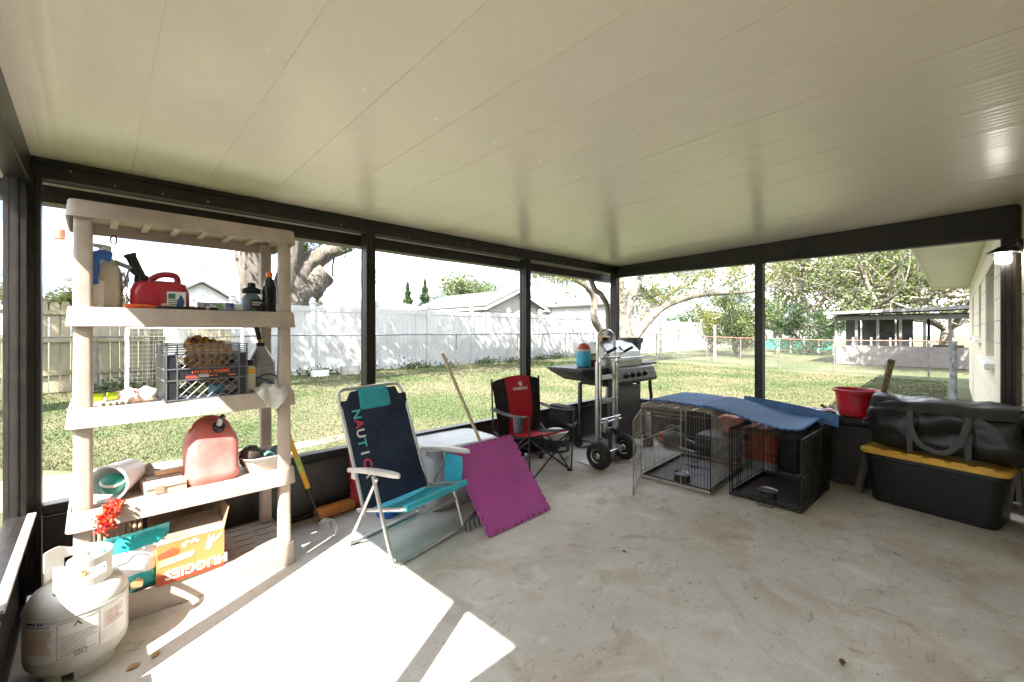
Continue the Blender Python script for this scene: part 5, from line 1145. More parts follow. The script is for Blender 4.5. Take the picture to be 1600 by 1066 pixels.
# local: x depth, y length
mb = MB().stack([(.38, .66, .06, 0), (.40, .68, .06, .01), (.455, .745, .06, .34), (.47, .76, .06, .345), (.47, .76, .06, .375)]); mb.build('tub', TB, tt)
mb = MB().stack([(.49, .795, .06, .372), (.50, .805, .065, .378), (.50, .805, .065, .402), (.47, .775, .06, .412), (.44, .745, .05, .407)]); mb.build('lid', TY, tt)
for k in range(6):
    MB().box(-.243, -.205, -.33+k*.118, -.25+k*.118, .407, .420).build('lid_rib', TY, tt, bevel=.003)
for y in (.25, .12): MB().lathe([(.008, 0), (.008, .002)], 12, T(-.19+.03*(y < .2), .345, .4125)).build('lid_hole', DARKP, tt)
du = thing('duffel_bag', 'large black nylon duffel bag with grey webbing handles on the yellow-lidded tote', 'duffel bag', (4.53, .045, .422), -10)
NYL = mat('charcoal_nylon', (.012, .0125, .0115), .36, 0, .25, 5, dirt=.05, bump=.5, bscale=11); NYLT = mat('grey_nylon_top', (.026, .028, .028), .42, 0, .25, 6, dirt=.05, bump=.2, bscale=16); WEB = mat('grey_webbing', (.07, .07, .067), .7, 0, .15, 60, dirt=.05)
rings = []; NS = 44; NR = 36
for i in range(NS+1):
    u = i/NS; y = .40-.80*u; e = (1-abs(2*u-1)**9)**.35 if 0 < u < 1 else .0; ring = []
    for j in range(NR):
        a_ = 2*PI*j/NR; cx_, sz_ = math.cos(a_), math.sin(a_); p_ = 5.5
        k_ = (abs(cx_)**p_+abs(sz_)**p_)**(-1/p_)
        hw = .212*(.86+.14*e); hh = .182*(.90+.10*e)*(1+.02*math.sin(u*9))
        x = hw*k_*cx_; z = .187+hh*k_*sz_
        f = fbm(y*4, x*4, z*4)*.034-.014*abs(math.sin(y*9+z*11))+.012*math.sin(y*16+z*14+x*6)*max(0, 1-abs(sz_)**6)+.010*math.sin(z*34+y*9)
        x += cx_*f; z += sz_*f*.7 if sz_ > -.7 else 0; z = max(z, .001+.002*abs(math.sin(j)))
        if sz_ > .6: z -= .012*math.sin(PI*u)*abs(math.sin(u*5.2))
        ring.append((x, y+(0 if 0 < u < 1 else 0)+.02*cx_*math.sin(z*20), z))
    rings.append(ring)
mb = MB().loft(rings); mb.build('body', NYL, du, smooth=70)
def flap(u, v):
    y = .385-.77*u; x = -.205+.39*v; base = .366-.012*math.sin(PI*u)*abs(math.sin(u*5.2))
    z = base+.012+.02*math.sin(PI*v)-.06*max(0, 1-v*7)-.02*max(0, (v-.9)*8)+.012*math.sin(u*14+v*4)*math.sin(PI*v)+.010*fbm(u*6, v*4)
    return (x-.014*max(0, 1-v*6), y, z)
MB().sheet(flap, 44, 22, .004).build('top_flap', NYLT, du, smooth=70)
mb = MB().tube([tuple(Vector(flap(u, .02))+Vector((-.006, 0, -.012))) for u in np.linspace(.02, .98, 30)], .005, 6); mb.build('zip_piping', mat('dark_piping', (.02, .02, .022), .4), du)
def strap(P_, nm, wd=.032):
    P_ = smooth_path(P_, 3); mb = MB(); rings = []
    for i, p_ in enumerate(P_):
        tg = (P_[min(i+1, len(P_)-1)]-P_[max(i-1, 0)]).normalized(); n_ = Vector((-1, 0, .15)).normalized(); s_ = tg.cross(n_).normalized()
        rings.append([tuple(p_+s_*wd*a+n_*.003*b) for a, b in ((-.5, -.5), (.5, -.5), (.5, .5), (-.5, .5))])
    mb.loft(rings); return mb.build(nm, WEB, du, smooth=60)
for y in (.14, -.16): strap([(-.232, y, .012), (-.238, y, .10), (-.240, y, .20), (-.236, y, .27), (-.222, y, .315)], 'webbing_strip')
strap([(-.240, .15, .27), (-.256, .125, .17), (-.268, .085, .085), (-.275, .0, .045), (-.275, -.07, .055), (-.268, -.115, .12), (-.256, -.145, .20), (-.242, -.155, .275)], 'carry_handle', .034)
strap([(-.232, -.20, .31), (-.238, -.245, .285), (-.238, -.29, .25)], 'short_strap', .026)
MB().tube([(-.19, .395, .22), (-.20, .425, .20), (-.19, .43, .17)], .008, 8).build('side_tab', WEB, du)
t = thing('teal_strap', 'pale blue plastic strip lying on the end of the duffel bag', 'strip', (4.50, .40, .80-.012), 0)
MB().box(-.012, .012, -.07, .05, -.002, .002, RX(12) @ RZ(-30)).build('strip', mat('pale_blue_plastic', (.16, .34, .45), .4), t)
t = thing('folded_stroller', 'black folded cart partly hidden behind the tote by the house wall', 'cart', (4.93, -.2, 0), 0)
MB().lathe([(.03, -.02), (.085, -.02), (.09, 0), (.085, .02), (.03, .02)], 26, T(-.03, -.08, .09) @ RX(90)).build('wheel', RUBBER, t)
MB().tube([(-.03, -.06, .09), (.02, -.06, .45), (.05, -.06, .62)], .012, 8).build('frame_tube', BLACK, t)
MB().stack([(.10, .12, .03, .18), (.12, .14, .04, .25), (.11, .13, .03, .58)], T(.02, -.05, 0)).build('fabric', BLKF, t)
# ================================================================== litter on the slab
DRY = mat('dry_leaf', (.42, .24, .09), .8, 0, .3, 30)
def leaf_at(px, py, s, rz_, lab, m_=DRY):
    p = onZ(px, py, .003); t = thing('dry_leaf', lab, 'leaf', p, rz_)
    MB().sheet(lambda u, v: ((u-.5)*s*2, (v-.5)*s*math.sin(PI*min(.98, max(.02, u))), .004+.012*(abs(v-.5)*2)*s*12*math.sin(PI*u)), 8, 4, .0012).build('blade', m_, t, smooth=60)
leaf_at(243, 1024, .022, 50, 'curled tan leaf on the slab in front of the shelving'); leaf_at(208, 1043, .025, 20, 'orange-brown leaf on the slab beside the propane tank')
DKB = mat('dark_debris', (.10, .06, .03), .8)
leaf_at(975, 863, .018, 80, 'small dark leaf scrap on the slab in front of the purple mat', DKB); leaf_at(1316, 1036, .022, 10, 'dark brown leaf scrap on the open slab near the tote', DKB); leaf_at(1090, 782, .012, 40, 'tiny brown leaf scrap in front of the galvanised crate', DKB)
t = thing('paper_scrap', 'small white paper scrap on the floor beside the orange roller', 'paper', onZ(538, 810, .002), 30); MB().box(-.015, .015, -.01, .01, 0, .002).build('scrap', PAPERW, t)

r = np.random.default_rng(77); n_ = 170; px_ = r.uniform(500, 1600, n_); py_ = 780+(r.random(n_)**.8)*286; P_ = np.array([tuple(onZ(a, b, .003)) for a, b in zip(px_, py_)]); P_ = P_[(P_[:, 1] > -.3) & (P_[:, 0] < 4.0)]
mb = MB()
for q in P_:
    s_ = r.uniform(.001, .0034); a_ = r.uniform(0, 6.28); mb.add([(q[0]+s_*1.6*math.cos(a_), q[1]+s_*1.6*math.sin(a_), .001), (q[0]-s_*math.sin(a_), q[1]+s_*math.cos(a_), .001), (q[0]-s_*math.cos(a_), q[1]-s_*math.sin(a_), .001), (q[0], q[1], .001+s_*.9)], [(0, 1, 3), (1, 2, 3), (2, 0, 3), (0, 2, 1)])
tag(mb.build('grit', DKB, smooth=0), 'scattered brown grit and crumbs on the porch slab', 'grit', kind='stuff')
# ================================================================== fences
VIN = mat('fence_vinyl', (.48, .485, .48), .45, 0, .12, 1.5, dirt=.3)
FY0 = 12.5
wf = thing('vinyl_fence', 'white vinyl privacy fence with capped posts across the back yard', 'fence', (14, FY0, .1))
pb = MB().stack([(.125, .125, .01, 0), (.125, .125, .01, 1.99), (.155, .155, .01, 1.995), (.155, .155, .01, 2.03), (.12, .12, .01, 2.05), (.12, .12, .01, 2.085), (.145, .145, .01, 2.095), (.02, .02, .005, 2.17)], n=1).mesh('post', 30); pb.materials.append(VIN)
FS = 1.9
mbp = MB(); n = 12; bw_ = (FS-.13)/n
for k in range(n): mbp.stack([(bw_-.006, .022, .004, .16, -FS/2+.065+bw_*(k+.5), 0), (bw_-.006, .022, .004, 1.78, -FS/2+.065+bw_*(k+.5), 0)], n=1)
mbp.box(-FS/2+.065, FS/2-.065, -.004, .004, .16, 1.78); panel_me = mbp.mesh('board_panel', 30); panel_me.materials.append(VIN)
rail_me = MB().box(-FS/2+.064, FS/2-.064, -.028, .028, 0, .15).mesh('rail', 0); rail_me.materials.append(VIN)
for k in range(20):
    x = 2.44+FS*k; 
    piece('post', pb, wf, (x-14, 0, gz(x, FY0)-.1-.02))
    if k < 19:
        xc = x+FS/2; zb = gz(xc, FY0)-.1-.02
        for nm, me, dz in (('board_panel', panel_me, 0), ('rail', rail_me, .02), ('rail', rail_me, 1.775)): piece(nm, me, wf, (xc-14, 0, zb+dz))
WOODF = mat('weathered_fence_wood', (.30, .26, .19), .85, 0, col2=(.20, .19, .10), scale=2.2, bump=.3, bscale=30, stretch=(3, 3, .5))
wd = thing('wooden_fence', 'weathered grey-green picket fence at the end of the white fence', 'fence', (0, 12.35, .1))
pk = MB(); pk.prism([(-.068, 0), (.068, 0), (.068, 1.74), (.045, 1.80), (-.045, 1.80), (-.068, 1.74)], -.01, .01, RX(90)); pkm = pk.mesh('picket', 0); pkm.materials.append(WOODF)
r3 = random.Random(5)
for k in range(46):
    x = -4.3+k*.148
    if x > 2.35: break
    o = piece('picket', pkm, wd, (x, r3.uniform(-.004, .004)+.03, r3.uniform(-.03, .02)), (0, r3.uniform(-.012, .012), 0)); 
for z in (.35, 1.0, 1.55): MB().box(-4.3, 2.35, -.03, .015, z, z+.085).build('rail', WOODF, wd, bevel=.004)
for x in (-4.0, -1.6, .8, 2.3): MB().box(x-.05, x+.05, -.10, -.031, -.1, 1.7).build('post', WOODF, wd, bevel=.004)
# chain link: real wires, straight diagonals
GALF = mat('chain_link_steel', (.20, .19, .17), .5, .6, .3, 8); RAILM = mat('fence_pipe', (.17, .16, .145), .5, .4, .2, 8); RUSTP = mat('rusty_pipe', (.26, .12, .085), .7, .1, .3, 6)
def chain(label, A, B, hgt, step, posts, railm, r=.0022, tops=None):
    A, B = Vector(A), Vector(B); D = B-A; Ln = D.length; d_ = D.normalized(); t = thing('chain_link_fence', label, 'fence', (A+B)/2); Lc = t.location.copy(); Lc.z = 0; t.location.z = 0
    def P(s_, z): q = A+d_*s_; return Vector((q.x, q.y, gz(q.x, q.y)+z))-Lc
    mb = MB(); s_ = -hgt
    while s_ < Ln:
        for a_, b_ in (((s_, .03), (s_+hgt, hgt)), ((s_+hgt, .03), (s_, hgt))):
            (x0, z0), (x1, z1) = a_, b_
            pts = []
            for (x, z), (xo, zo) in ((a_, b_), (b_, a_)):
                if x < 0: f = (0-x)/(xo-x); x, z = 0, z+(zo-z)*f
                if x > Ln: f = (Ln-x)/(xo-x); x, z = Ln, z+(zo-z)*f
                pts.append(P(x, z))
            mb.tube(pts, r, 3, caps=False)
        s_ += step
    o = mb.build('wire_mesh', GALF, t, smooth=0); o['kind'] = 'stuff'
    n_ = max(2, int(Ln/1.0)); MB().tube([P(Ln*i/n_, hgt+.012*math.sin(i*1.7)) for i in range(n_+1)], .019, 7).build('top_rail', railm, t)
    for s_ in posts: MB().tube([P(s_, -.05), P(s_, hgt+.02)], .025, 8).build('post', RAILM, t)
    return t
chain('galvanised chain link fence running in front of the white vinyl fence', (-1, 12.05, 0), (19.2, 12.05, 0), 1.08, .075, [1.0+3.0*k+.0 for k in range(7)], RAILM)
cx = chain('chain link cross fence with a rusty top rail before the neighbour porch', (17.2, -.1, 0), (19.2, 12.0, 0), 1.10, .075, [.6, 2.9, 4.6, 6.0, 7.4, 9.9, 12.1], RUSTP)
WOODP = mat('grey_post_wood', (.21, .18, .15), .85, 0, .3, 6)
for px_, y0_, lab, hh in ((1032, 9.9, 'tall brown wooden post at the corner of the chain link fences', 1.75), (1060, 10.9, 'shorter brown wooden post beside the white fence', 1.45), (1117, 7.4, 'grey wooden post in the cross fence near the bush', 1.6)):
    p = onY(px_, 540, y0_); t = tag(MB().stack([(.11, .11, .02, -.1), (.10, .10, .02, hh)], n=2).build('wooden_post', WOODP), lab, 'post'); t.location = (p.x, y0_, gz(p.x, y0_))
t = thing('timber_gate_post', 'split weathered grey timber post at the far corner of the house', 'post', (12.6, -.02, gz(12.6, 0)))
mb = MB(); r3 = random.Random(2)
for k in range(4): mb.stack([(.09, .08, .02, -.05, -.1+.07*k, .03*(k % 2)), (.085, .075, .02, .98+.22*r3.random(), -.1+.07*k+.01, .03*(k % 2))], n=2)
mb.build('timber', mat('blue_grey_timber', (.22, .23, .235), .9, 0, .35, 7, bump=.3, bscale=20), t)
# soccer goal, blocks by the fence
g = thing('soccer_goal', 'small white soccer goal with net on the lawn before the wooden fence', 'goal', (1.44, 11.55, gz(1.4, 11.5)))
PIPE = mat('white_pipe', (.82, .82, .80), .35, 0, .04)
MB().tube(fillet([(-1.0, 0, 0), (-1.0, 0, 1.27), (1.0, 0, 1.27), (1.0, 0, 0)], .05), .032, 10).build('frame', PIPE, g)
for s_ in (-1, 1): MB().tube([(s_, 0, 1.27), (s_*.98, .55, .02), (s_, 0, .02)], .018, 8).build('side_stay', PIPE, g)
mb = MB()
for k in range(25): x = -1+k*2/24; mb.tube([(x, .01, 1.26), (x*.98, .53, .03)], .003, 3)
for k in range(15): q = k/14; mb.tube([(-1+.02*q, .52*q, 1.26-1.22*q), (1-.02*q, .52*q, 1.26-1.22*q)], .003, 3)
mb.build('net', mat('net_cord', (.72, .70, .55), .8), g, smooth=0)['kind'] = 'stuff'
for px_, w_, c_, lab in ((500, .42, (.72, .72, .70), 'white concrete block at the foot of the white fence'), (547, .5, (.30, .30, .27), 'dark grey concrete block at the foot of the white fence')):
    p = onY(px_, 578, 11.75); o = tag(MB().stack([(w_, .2, .02, 0), (w_, .2, .02, .24 if w_ > .45 else .16)], n=1).build('concrete_block', mat('block_'+str(px_), c_, .9, 0, .2, 8)), lab, 'block'); o.location = (p.x, 11.75, gz(p.x, 11.75)-.01)
p = onY(275, 515, 11.95); o = tag(MB().lathe([(.17, 0), (.2, .6), (.21, .62), (.18, .62)], 20).build('white_barrel', WHITE), 'white plastic barrel against the wooden fence behind the goal', 'barrel'); o.location = (p.x, 11.95, gz(p.x, 11.95)+.62)
o2 = tag(MB().stack([(.5, .4, .02, 0), (.5, .4, .02, .62)], n=1).build('barrel_stand', WOODF), 'weathered timber stand under the white barrel by the wooden fence', 'stand'); o2.location = (p.x, 11.95, gz(p.x, 11.95))

# ================================================================== trees
BARK = mat('grey_bark', (.17, .145, .115), .9, 0, col2=(.09, .075, .06), scale=7, bump=.6, bscale=14, stretch=(1, 1, .3)); BARKP = mat('pale_bark', (.16, .138, .112), .85, 0, col2=(.075, .062, .05), scale=6, bump=.4, bscale=14)
L_OAK = leafmat('oak_leaf', (.045, .08, .018), (.085, .11, .03)); L_YEL = leafmat('yellow_green_leaf', (.105, .13, .022), (.17, .165, .04)); L_DK = leafmat('dark_leaf', (.03, .06, .018), (.05, .09, .025)); L_PALE = leafmat('pale_leaf', (.07, .105, .03), (.12, .145, .05))
def leaf_mesh(points, size, seed, name, per=1, flat=.5):
    """many small leaf blades round given points, one numpy mesh"""
    r = np.random.default_rng(seed); P = np.asarray(points, float); P = np.repeat(P, per, 0); n = len(P)
    nr = r.normal(size=(n, 3)); nr[:, 2] += flat; nr /= np.linalg.norm(nr, axis=1)[:, None]
    t = np.cross(nr, r.normal(size=(n, 3))); t /= np.linalg.norm(t, axis=1)[:, None]; b = np.cross(nr, t)
    s = size*r.uniform(.6, 1.35, (n, 1))
    v = np.stack([P-t*s, P+b*s*.45+nr*s*.12, P+t*s, P-b*s*.45+nr*s*.12], 1).reshape(-1, 3)
    me = bpy.data.meshes.new(name); me.vertices.add(n*4); me.vertices.foreach_set('co', v.ravel()); me.loops.add(n*4); me.loops.foreach_set('vertex_index', np.arange(n*4, dtype=np.int32))
    me.polygons.add(n); me.polygons.foreach_set('loop_start', np.arange(0, n*4, 4, dtype=np.int32)); me.update(calc_edges=True); me.validate(); return me
def grow(mb, p, d, ln, r, depth, rnd, tips, up=.15, spread=.6, kids=(2, 3), shrink=.7, wob=.18, rmin=.006, inner=None):
    """one limb and its children; collects twig points"""
    n = max(3, int(ln/.35)); P = [Vector(p)]; D = Vector(d).normalized(); rr = [r]
    for i in range(n):
        D = (D+Vector((rnd.gauss(0, wob), rnd.gauss(0, wob), rnd.gauss(0, wob)+up*.12))).normalized(); P.append(P[-1]+D*(ln/n)); rr.append(max(rmin, r*(1-.42*(i+1)/n)))
    mb.tube(P, rr, 7 if r > .05 else 4, caps=True)
    if depth == 0:
        for q in P[1:]: tips.append(q)
        return
    if depth <= 2:
        for q in P[len(P)//2:]: tips.append(q)
    for k in range(rnd.randint(*kids)):
        i = rnd.randint(max(1, n//3), n); ax = Vector((rnd.gauss(0, 1), rnd.gauss(0, 1), rnd.gauss(0, .6)+up)).normalized()
        d2 = (D*(1-spread)+ax*spread).normalized(); grow(mb, P[i], d2, ln*shrink*rnd.uniform(.75, 1.15), rr[i]*.66, depth-1, rnd, tips, up, spread, kids, shrink, wob, rmin)
    grow(mb, P[-1], D, ln*shrink, rr[-1]*.85, depth-1, rnd, tips, up, spread, kids, shrink, wob, rmin)
def scatter(tips, n, sd_, seed, keep=None):
    r = np.random.default_rng(seed); T_ = np.array([tuple(t) for t in tips]); pts = T_[r.integers(0, len(T_), n)]+r.normal(scale=sd_, size=(n, 3))*np.array([1, 1, .7])
    if keep is not None: pts = pts[[keep(*p) for p in pts]]
    return pts
def make_tree(name, label, base, limbs, seed, leafm, nleaf, lsize, depth=3, bark=BARK, sd_=.28, group=None, trunk=None, keep=None, **kw):
    base = Vector(base); rnd = random.Random(seed); t = thing(name, label, 'tree', base, group=group); tips = []; mb = MB()
    if trunk: mb.tube([Vector(p) for p in trunk[0]], trunk[1], 14)
    for p, d, ln, r in limbs: grow(mb, p, d, ln, r, depth, rnd, tips, **kw)
    # rough bark
    for i, p in enumerate(mb.v):
        f = 1; q = Vector(p); mb.v[i] = tuple(q+Vector((fbm(q.x, q.y, q.z, 3), fbm(q.y, q.z, q.x, 3), 0))*.012)
    mb.build('trunk', bark, t, smooth=60)
    if nleaf:
        me = leaf_mesh(scatter(tips, nleaf, sd_, seed, keep), lsize, seed, 'crown'); me.materials.append(leafm); o = bpy.data.objects.new('crown', me); COL.objects.link(o); o.parent = t
    return t
# corner tree: forked pale trunk in the yard
bx = onY(985, 560, 8.3); bz = gz(bx.x, 8.3)
def yl(px_, py_, y): q = onY(px_, py_, y); return (q.x-bx.x, q.y-8.3, q.z-bz)
ct = thing('yard_tree', 'pale-barked forked tree with long leaning limbs on the lawn beyond the grill', 'tree', (bx.x, 8.3, bz))
mb = MB(); tips = []; rnd = random.Random(21)
mb.tube(smooth_path([(0, 0, -.1), (.02, 0, .35), yl(988, 527, 8.3)], 2), [.34-.012*i for i in range(9)] if False else .27, 12)
limbA = [yl(986, 533, 8.3), yl(1008, 505, 8.2), yl(1030, 482, 8.1), yl(1062, 468, 8.0), yl(1100, 459, 7.9), yl(1140, 458, 7.8), yl(1178, 456, 7.7), yl(1215, 440, 7.6)]
mb.tube(smooth_path(limbA, 2), list(np.linspace(.21, .055, 29)), 12)
limbB = [yl(1020, 490, 8.15), yl(1034, 470, 8.2), yl(1050, 455, 8.3), yl(1075, 445, 8.4), yl(1100, 425, 8.5), yl(1120, 400, 8.6)]
mb.tube(smooth_path(limbB, 2), list(np.linspace(.13, .04, 21)), 10)
limbC = [yl(984, 535, 8.3), yl(978, 505, 8.4), yl(985, 470, 8.5), yl(998, 440, 8.6), yl(1010, 410, 8.7), yl(1015, 370, 8.8)]
mb.tube(smooth_path(limbC, 2), list(np.linspace(.20, .08, 21)), 12)
limbD = [yl(975, 535, 8.4), yl(972, 470, 8.6), yl(968, 420, 8.7), yl(960, 370, 8.8)]
mb.tube(smooth_path(limbD, 2), list(np.linspace(.17, .08, 13)), 12)
limbE = [yl(945, 525, 8.5), yl(925, 497, 8.4), yl(931, 470, 8.4), yl(920, 450, 8.4), yl(895, 435, 8.4), yl(870, 428, 8.4), yl(845, 425, 8.4)]
mb.tube(smooth_path([(-.1, .05, .0)]+limbE, 2), list(np.linspace(.16, .035, 29)), 10)
limbF = [yl(1100, 459, 7.9), yl(1135, 442, 8), yl(1165, 432, 8), yl(1200, 418, 8), yl(1260, 400, 8)]
mb.tube(smooth_path(limbF, 2), list(np.linspace(.07, .03, 17)), 8)
for LB, s0 in ((limbA, 3), (limbB, 2), (limbC, 2), (limbD, 2), (limbE, 3), (limbF, 1)):
    for q in LB[s0:]:
        for _ in range(2): grow(mb, q, (rnd.gauss(0, .7), rnd.gauss(0, .7), abs(rnd.gauss(.7, .4))), rnd.uniform(.7, 1.3), .035, 2, rnd, tips, .3, .55, (1, 2), .68, .2)
for px_, py_, yy in ((1012, 452, 8.4), (1020, 470, 8.3), (1035, 432, 8.5), (1030, 455, 8.5), (1005, 440, 8.8), (1052, 448, 8.2), (1078, 436, 8.4), (1090, 447, 8.2), (1112, 436, 8.2), (1125, 425, 8.0), (1150, 440, 8.0), (1165, 428, 8.1), (1145, 415, 8.2), (1060, 425, 8.6), (1000, 485, 8.6), (850, 427, 8.4), (868, 430, 8.4), (1195, 435, 7.8), (1230, 425, 7.8)):
    for _ in range(3): grow(mb, yl(px_, py_+6, yy), (rnd.gauss(0, .7), rnd.gauss(0, .7), rnd.gauss(.2, .5)), rnd.uniform(.35, .6), .014, 1, rnd, tips, .1, .6, (2, 3), .7, .25)
for i, p in enumerate(mb.v): q = Vector(p); mb.v[i] = tuple(q+Vector((fbm(q.x, q.y, q.z, 4), fbm(q.y, q.z, q.x, 4), 0))*.02)
mb.build('trunk', BARKP, ct, smooth=60)
for nm, m_, n_, sd__, sz, sg in (('crown', L_YEL, 15000, .20, .050, 1), ('crown', L_PALE, 6000, .26, .045, 2)):
    me = leaf_mesh(scatter(tips, n_, sd__, sg), sz, sg, nm); me.materials.append(m_); o = bpy.data.objects.new(nm, me); COL.objects.link(o); o.parent = ct
# old pollarded oak beyond the white fence
oy = 14.2; ob = onY(425, 500, oy); oz = .12
def ol(px_, py_, y=oy): q = onY(px_, py_, y); return (q.x-ob.x, q.y-oy, q.z-oz)
ok = thing('old_oak', 'massive gnarled old tree with sawn-off limbs behind the white fence', 'tree', (ob.x, oy, oz)); mb = MB()
mb.tube([(0, 0, -.3), (0, 0, 1.2), ol(428, 478)], [.8, .75, .70], 18)
for P_, r0, r1_ in (([ol(418, 500), ol(402, 460), ol(396, 420), ol(395, 380), ol(398, 320)], .48, .33), ([ol(440, 500), ol(444, 455), ol(455, 410), ol(462, 370), ol(468, 300)], .40, .28), ([ol(450, 490), ol(470, 462), ol(488, 443), ol(508, 428)], .52, .36), ([ol(455, 478), ol(468, 428), ol(492, 405), ol(520, 391), ol(545, 381)], .36, .20), ([ol(410, 478), ol(392, 448), ol(382, 425)], .30, .17), ([ol(535, 384), ol(549, 391)], .09, .06)):
    S_ = smooth_path(P_, 2); mb.tube(S_, list(np.linspace(r0, r1_, len(S_))), 16)
for i, p in enumerate(mb.v):
    q = Vector(p); a_ = math.atan2(q.y, q.x); mb.v[i] = tuple(q+Vector((fbm(q.x*2, q.y*2, q.z*.5, 2), fbm(q.y*2, q.z*.5, q.x*2, 2), fbm(q.z, q.x, q.y, 2)*.4))*.13)
mb.build('trunk', mat('furrowed_bark', (.125, .108, .09), .9, 0, col2=(.045, .038, .031), scale=5, bump=1.0, bscale=9, stretch=(2, 2, .35)), ok, smooth=60)
mb = MB(); tips = []; rnd = random.Random(8)
for q in (ol(462, 395), ol(500, 420), ol(520, 432), ol(470, 360), ol(400, 330), ol(395, 360)): grow(mb, q, (rnd.gauss(0, .6), rnd.gauss(0, .6), .8), 1.1, .04, 2, rnd, tips, .3, .5, (1, 2), .7, .2)
mb.build('twig', BARK, ok, smooth=60)['kind'] = 'stuff'
me = leaf_mesh(scatter(tips, 2200, .25, 5), .07, 5, 'crown'); me.materials.append(L_DK); o = bpy.data.objects.new('crown', me); COL.objects.link(o); o.parent = ok
# crown behind the gabled shed
p = onY(735, 470, 27); make_tree('shade_tree', 'round leafy tree rising behind the gabled shed', (p.x, 27, .1), [((0, 0, 1.6), (.2*math.cos(a_), .5*math.sin(a_), .8), 1.9, .16) for a_ in (0, 1.5, 3, 4.4)]+[((0, 0, 1.8), (.9*math.cos(a_), .9*math.sin(a_), .45), 2.0, .12) for a_ in (.5, 2.2, 3.6, 5.2)], 3, L_PALE, 15000, .10, 3, BARK, .42, trunk=([(0, 0, -.2), (0, 0, 2.0)], [.3, .22]))
def conifer(px_, y, top, lab, seed):
    q = onY(px_, top, y); t = thing('conifer', lab, 'tree', (q.x, y, .1)); H = q.z-.1; r = random.Random(seed); pts = []
    MB().tube([(0, 0, -.2), (0, 0, H)], [.14, .02], 7).build('trunk', BARK, t)
    for _ in range(2600):
        h_ = r.random()**.8; a_ = r.random()*2*PI; R_ = (1-h_)*.95*(.35+.65*r.random()**.5)*(1+.25*math.sin(h_*40)); pts.append((R_*math.cos(a_), R_*math.sin(a_), H*(.25+.75*h_)-R_*.3))
    me = leaf_mesh(pts, .09, seed, 'crown', flat=0); me.materials.append(L_DK); o = bpy.data.objects.new('crown', me); COL.objects.link(o); o.parent = t
conifer(637, 28, 442, 'bushy small conifer beside the pointed one, behind the fence', 1); conifer(664, 28, 436, 'slim pointed conifer behind the white fence, beside the shed roof', 2)
conifer(474, 19, 372, 'dark conifer showing beside the old sawn tree', 5)
# bush and spreading trees past the cross fence
def bush(px_, x, y0_, top, rad, lab, m_, n_, seed, name='bush'):
    q = onX(px_, top, x); t = thing(name, lab, 'tree' if name != 'bush' else 'bush', (x, q.y, gz(x, q.y))); H = q.z-gz(x, q.y); r = random.Random(seed); mb = MB(); tips = []
    for k in range(6): a_ = k*1.05; grow(mb, (0, 0, 0), (.55*math.cos(a_), .55*math.sin(a_), 1), H*.42, .05, 2, r, tips, .3, .5, (2, 3), .72, .15)
    mb.build('trunk', BARK, t, smooth=60); T_ = np.array([tuple(v) for v in tips]); s_ = np.array([rad/max(.1, abs(T_[:, 0]).max()), rad/max(.1, abs(T_[:, 1]).max()), H*.93/max(.1, T_[:, 2].max())]); 
    me = leaf_mesh(scatter(T_*s_, n_, .22, seed), .065, seed, 'crown'); me.materials.append(m_); o = bpy.data.objects.new('crown', me); COL.objects.link(o); o.parent = t
bush(1150, 24, 8, 447, 1.9, 'tall pale green bush past the cross fence', L_PALE, 9000, 4); bush(1112, 27, 9, 470, 1.2, 'small yellowish bush at the end of the white fence', L_YEL, 3500, 9)
for px_, yy, top, n_, sd_i, lab in ((1060, 15.0, 486, 3500, 31, 'green hedge bush showing over the far white fence'), (1085, 17.0, 488, 2500, 32, 'second hedge bush showing over the far white fence, beyond the first')):
    q = onY(px_, top, yy); t = thing('bush', lab, 'bush', (q.x, yy, .1)); r = np.random.default_rng(sd_i); P_ = r.normal(size=(n_, 3)); P_ = P_/np.linalg.norm(P_, axis=1)[:, None]*r.uniform(.4, 1, (n_, 1))**.5*np.array([2.6, 1.0, (q.z-.1)*.5])*(1+.2*np.sin(P_[:, :1]*7)); P_[:, 2] += (q.z-.1)*.5
    me = leaf_mesh(P_, .09, sd_i, 'crown'); me.materials.append(L_DK); o = bpy.data.objects.new('crown', me); COL.objects.link(o); o.parent = t; MB().tube([(0, 0, -.1), (0, 0, 1.2)], [.1, .05], 7).build('trunk', BARK, t)
def spread_tree(px_, x, H, W, lab, m_, n_, seed, lean=0):
    q = onX(px_, 500, x); rnd = random.Random(seed); limbs = []
    for k in range(7):
        a_ = k*2*PI/7+rnd.uniform(-.3, .3); limbs.append(((0, 0, 1.3+.2*rnd.random()), (math.cos(a_), math.sin(a_), .55+.35*rnd.random()), W*.42, .2))
    make_tree('spreading_tree', lab, (x, q.y, -.05), limbs, seed, m_, int(n_*1.15), .115, 3, mat('bleached_bark', (.25, .22, .185), .85, 0, col2=(.13, .11, .09), scale=6), .45, trunk=([(0, 0, -.2), (.05, 0, .8), (0, 0, 1.6)], [.45, .36, .3]), up=.25, spread=.55, kids=(2, 3), shrink=.72, wob=.16, rmin=.014, keep=lambda a, b, c: c > 1.9)
spread_tree(1295, 36, 7, 9, 'wide yellow-green tree beyond the green mesh fence, past the free end of the neighbour porch', L_YEL, 9000, 14)
spread_tree(1395, 34, 7, 9, 'wide pale-limbed tree directly behind the neighbour porch roof', L_PALE, 8000, 15)
spread_tree(1480, 40, 8, 9, 'wide yellow-green tree behind the house corner', L_YEL, 9000, 16)
spread_tree(1215, 40, 8, 9, 'wide green tree beyond the lawn past the pale bush', L_OAK, 9000, 17)
bush(1262, 31, 6, 470, 2.6, 'dense dark green tree above the far houses', L_DK, 9000, 18, 'dense_tree')
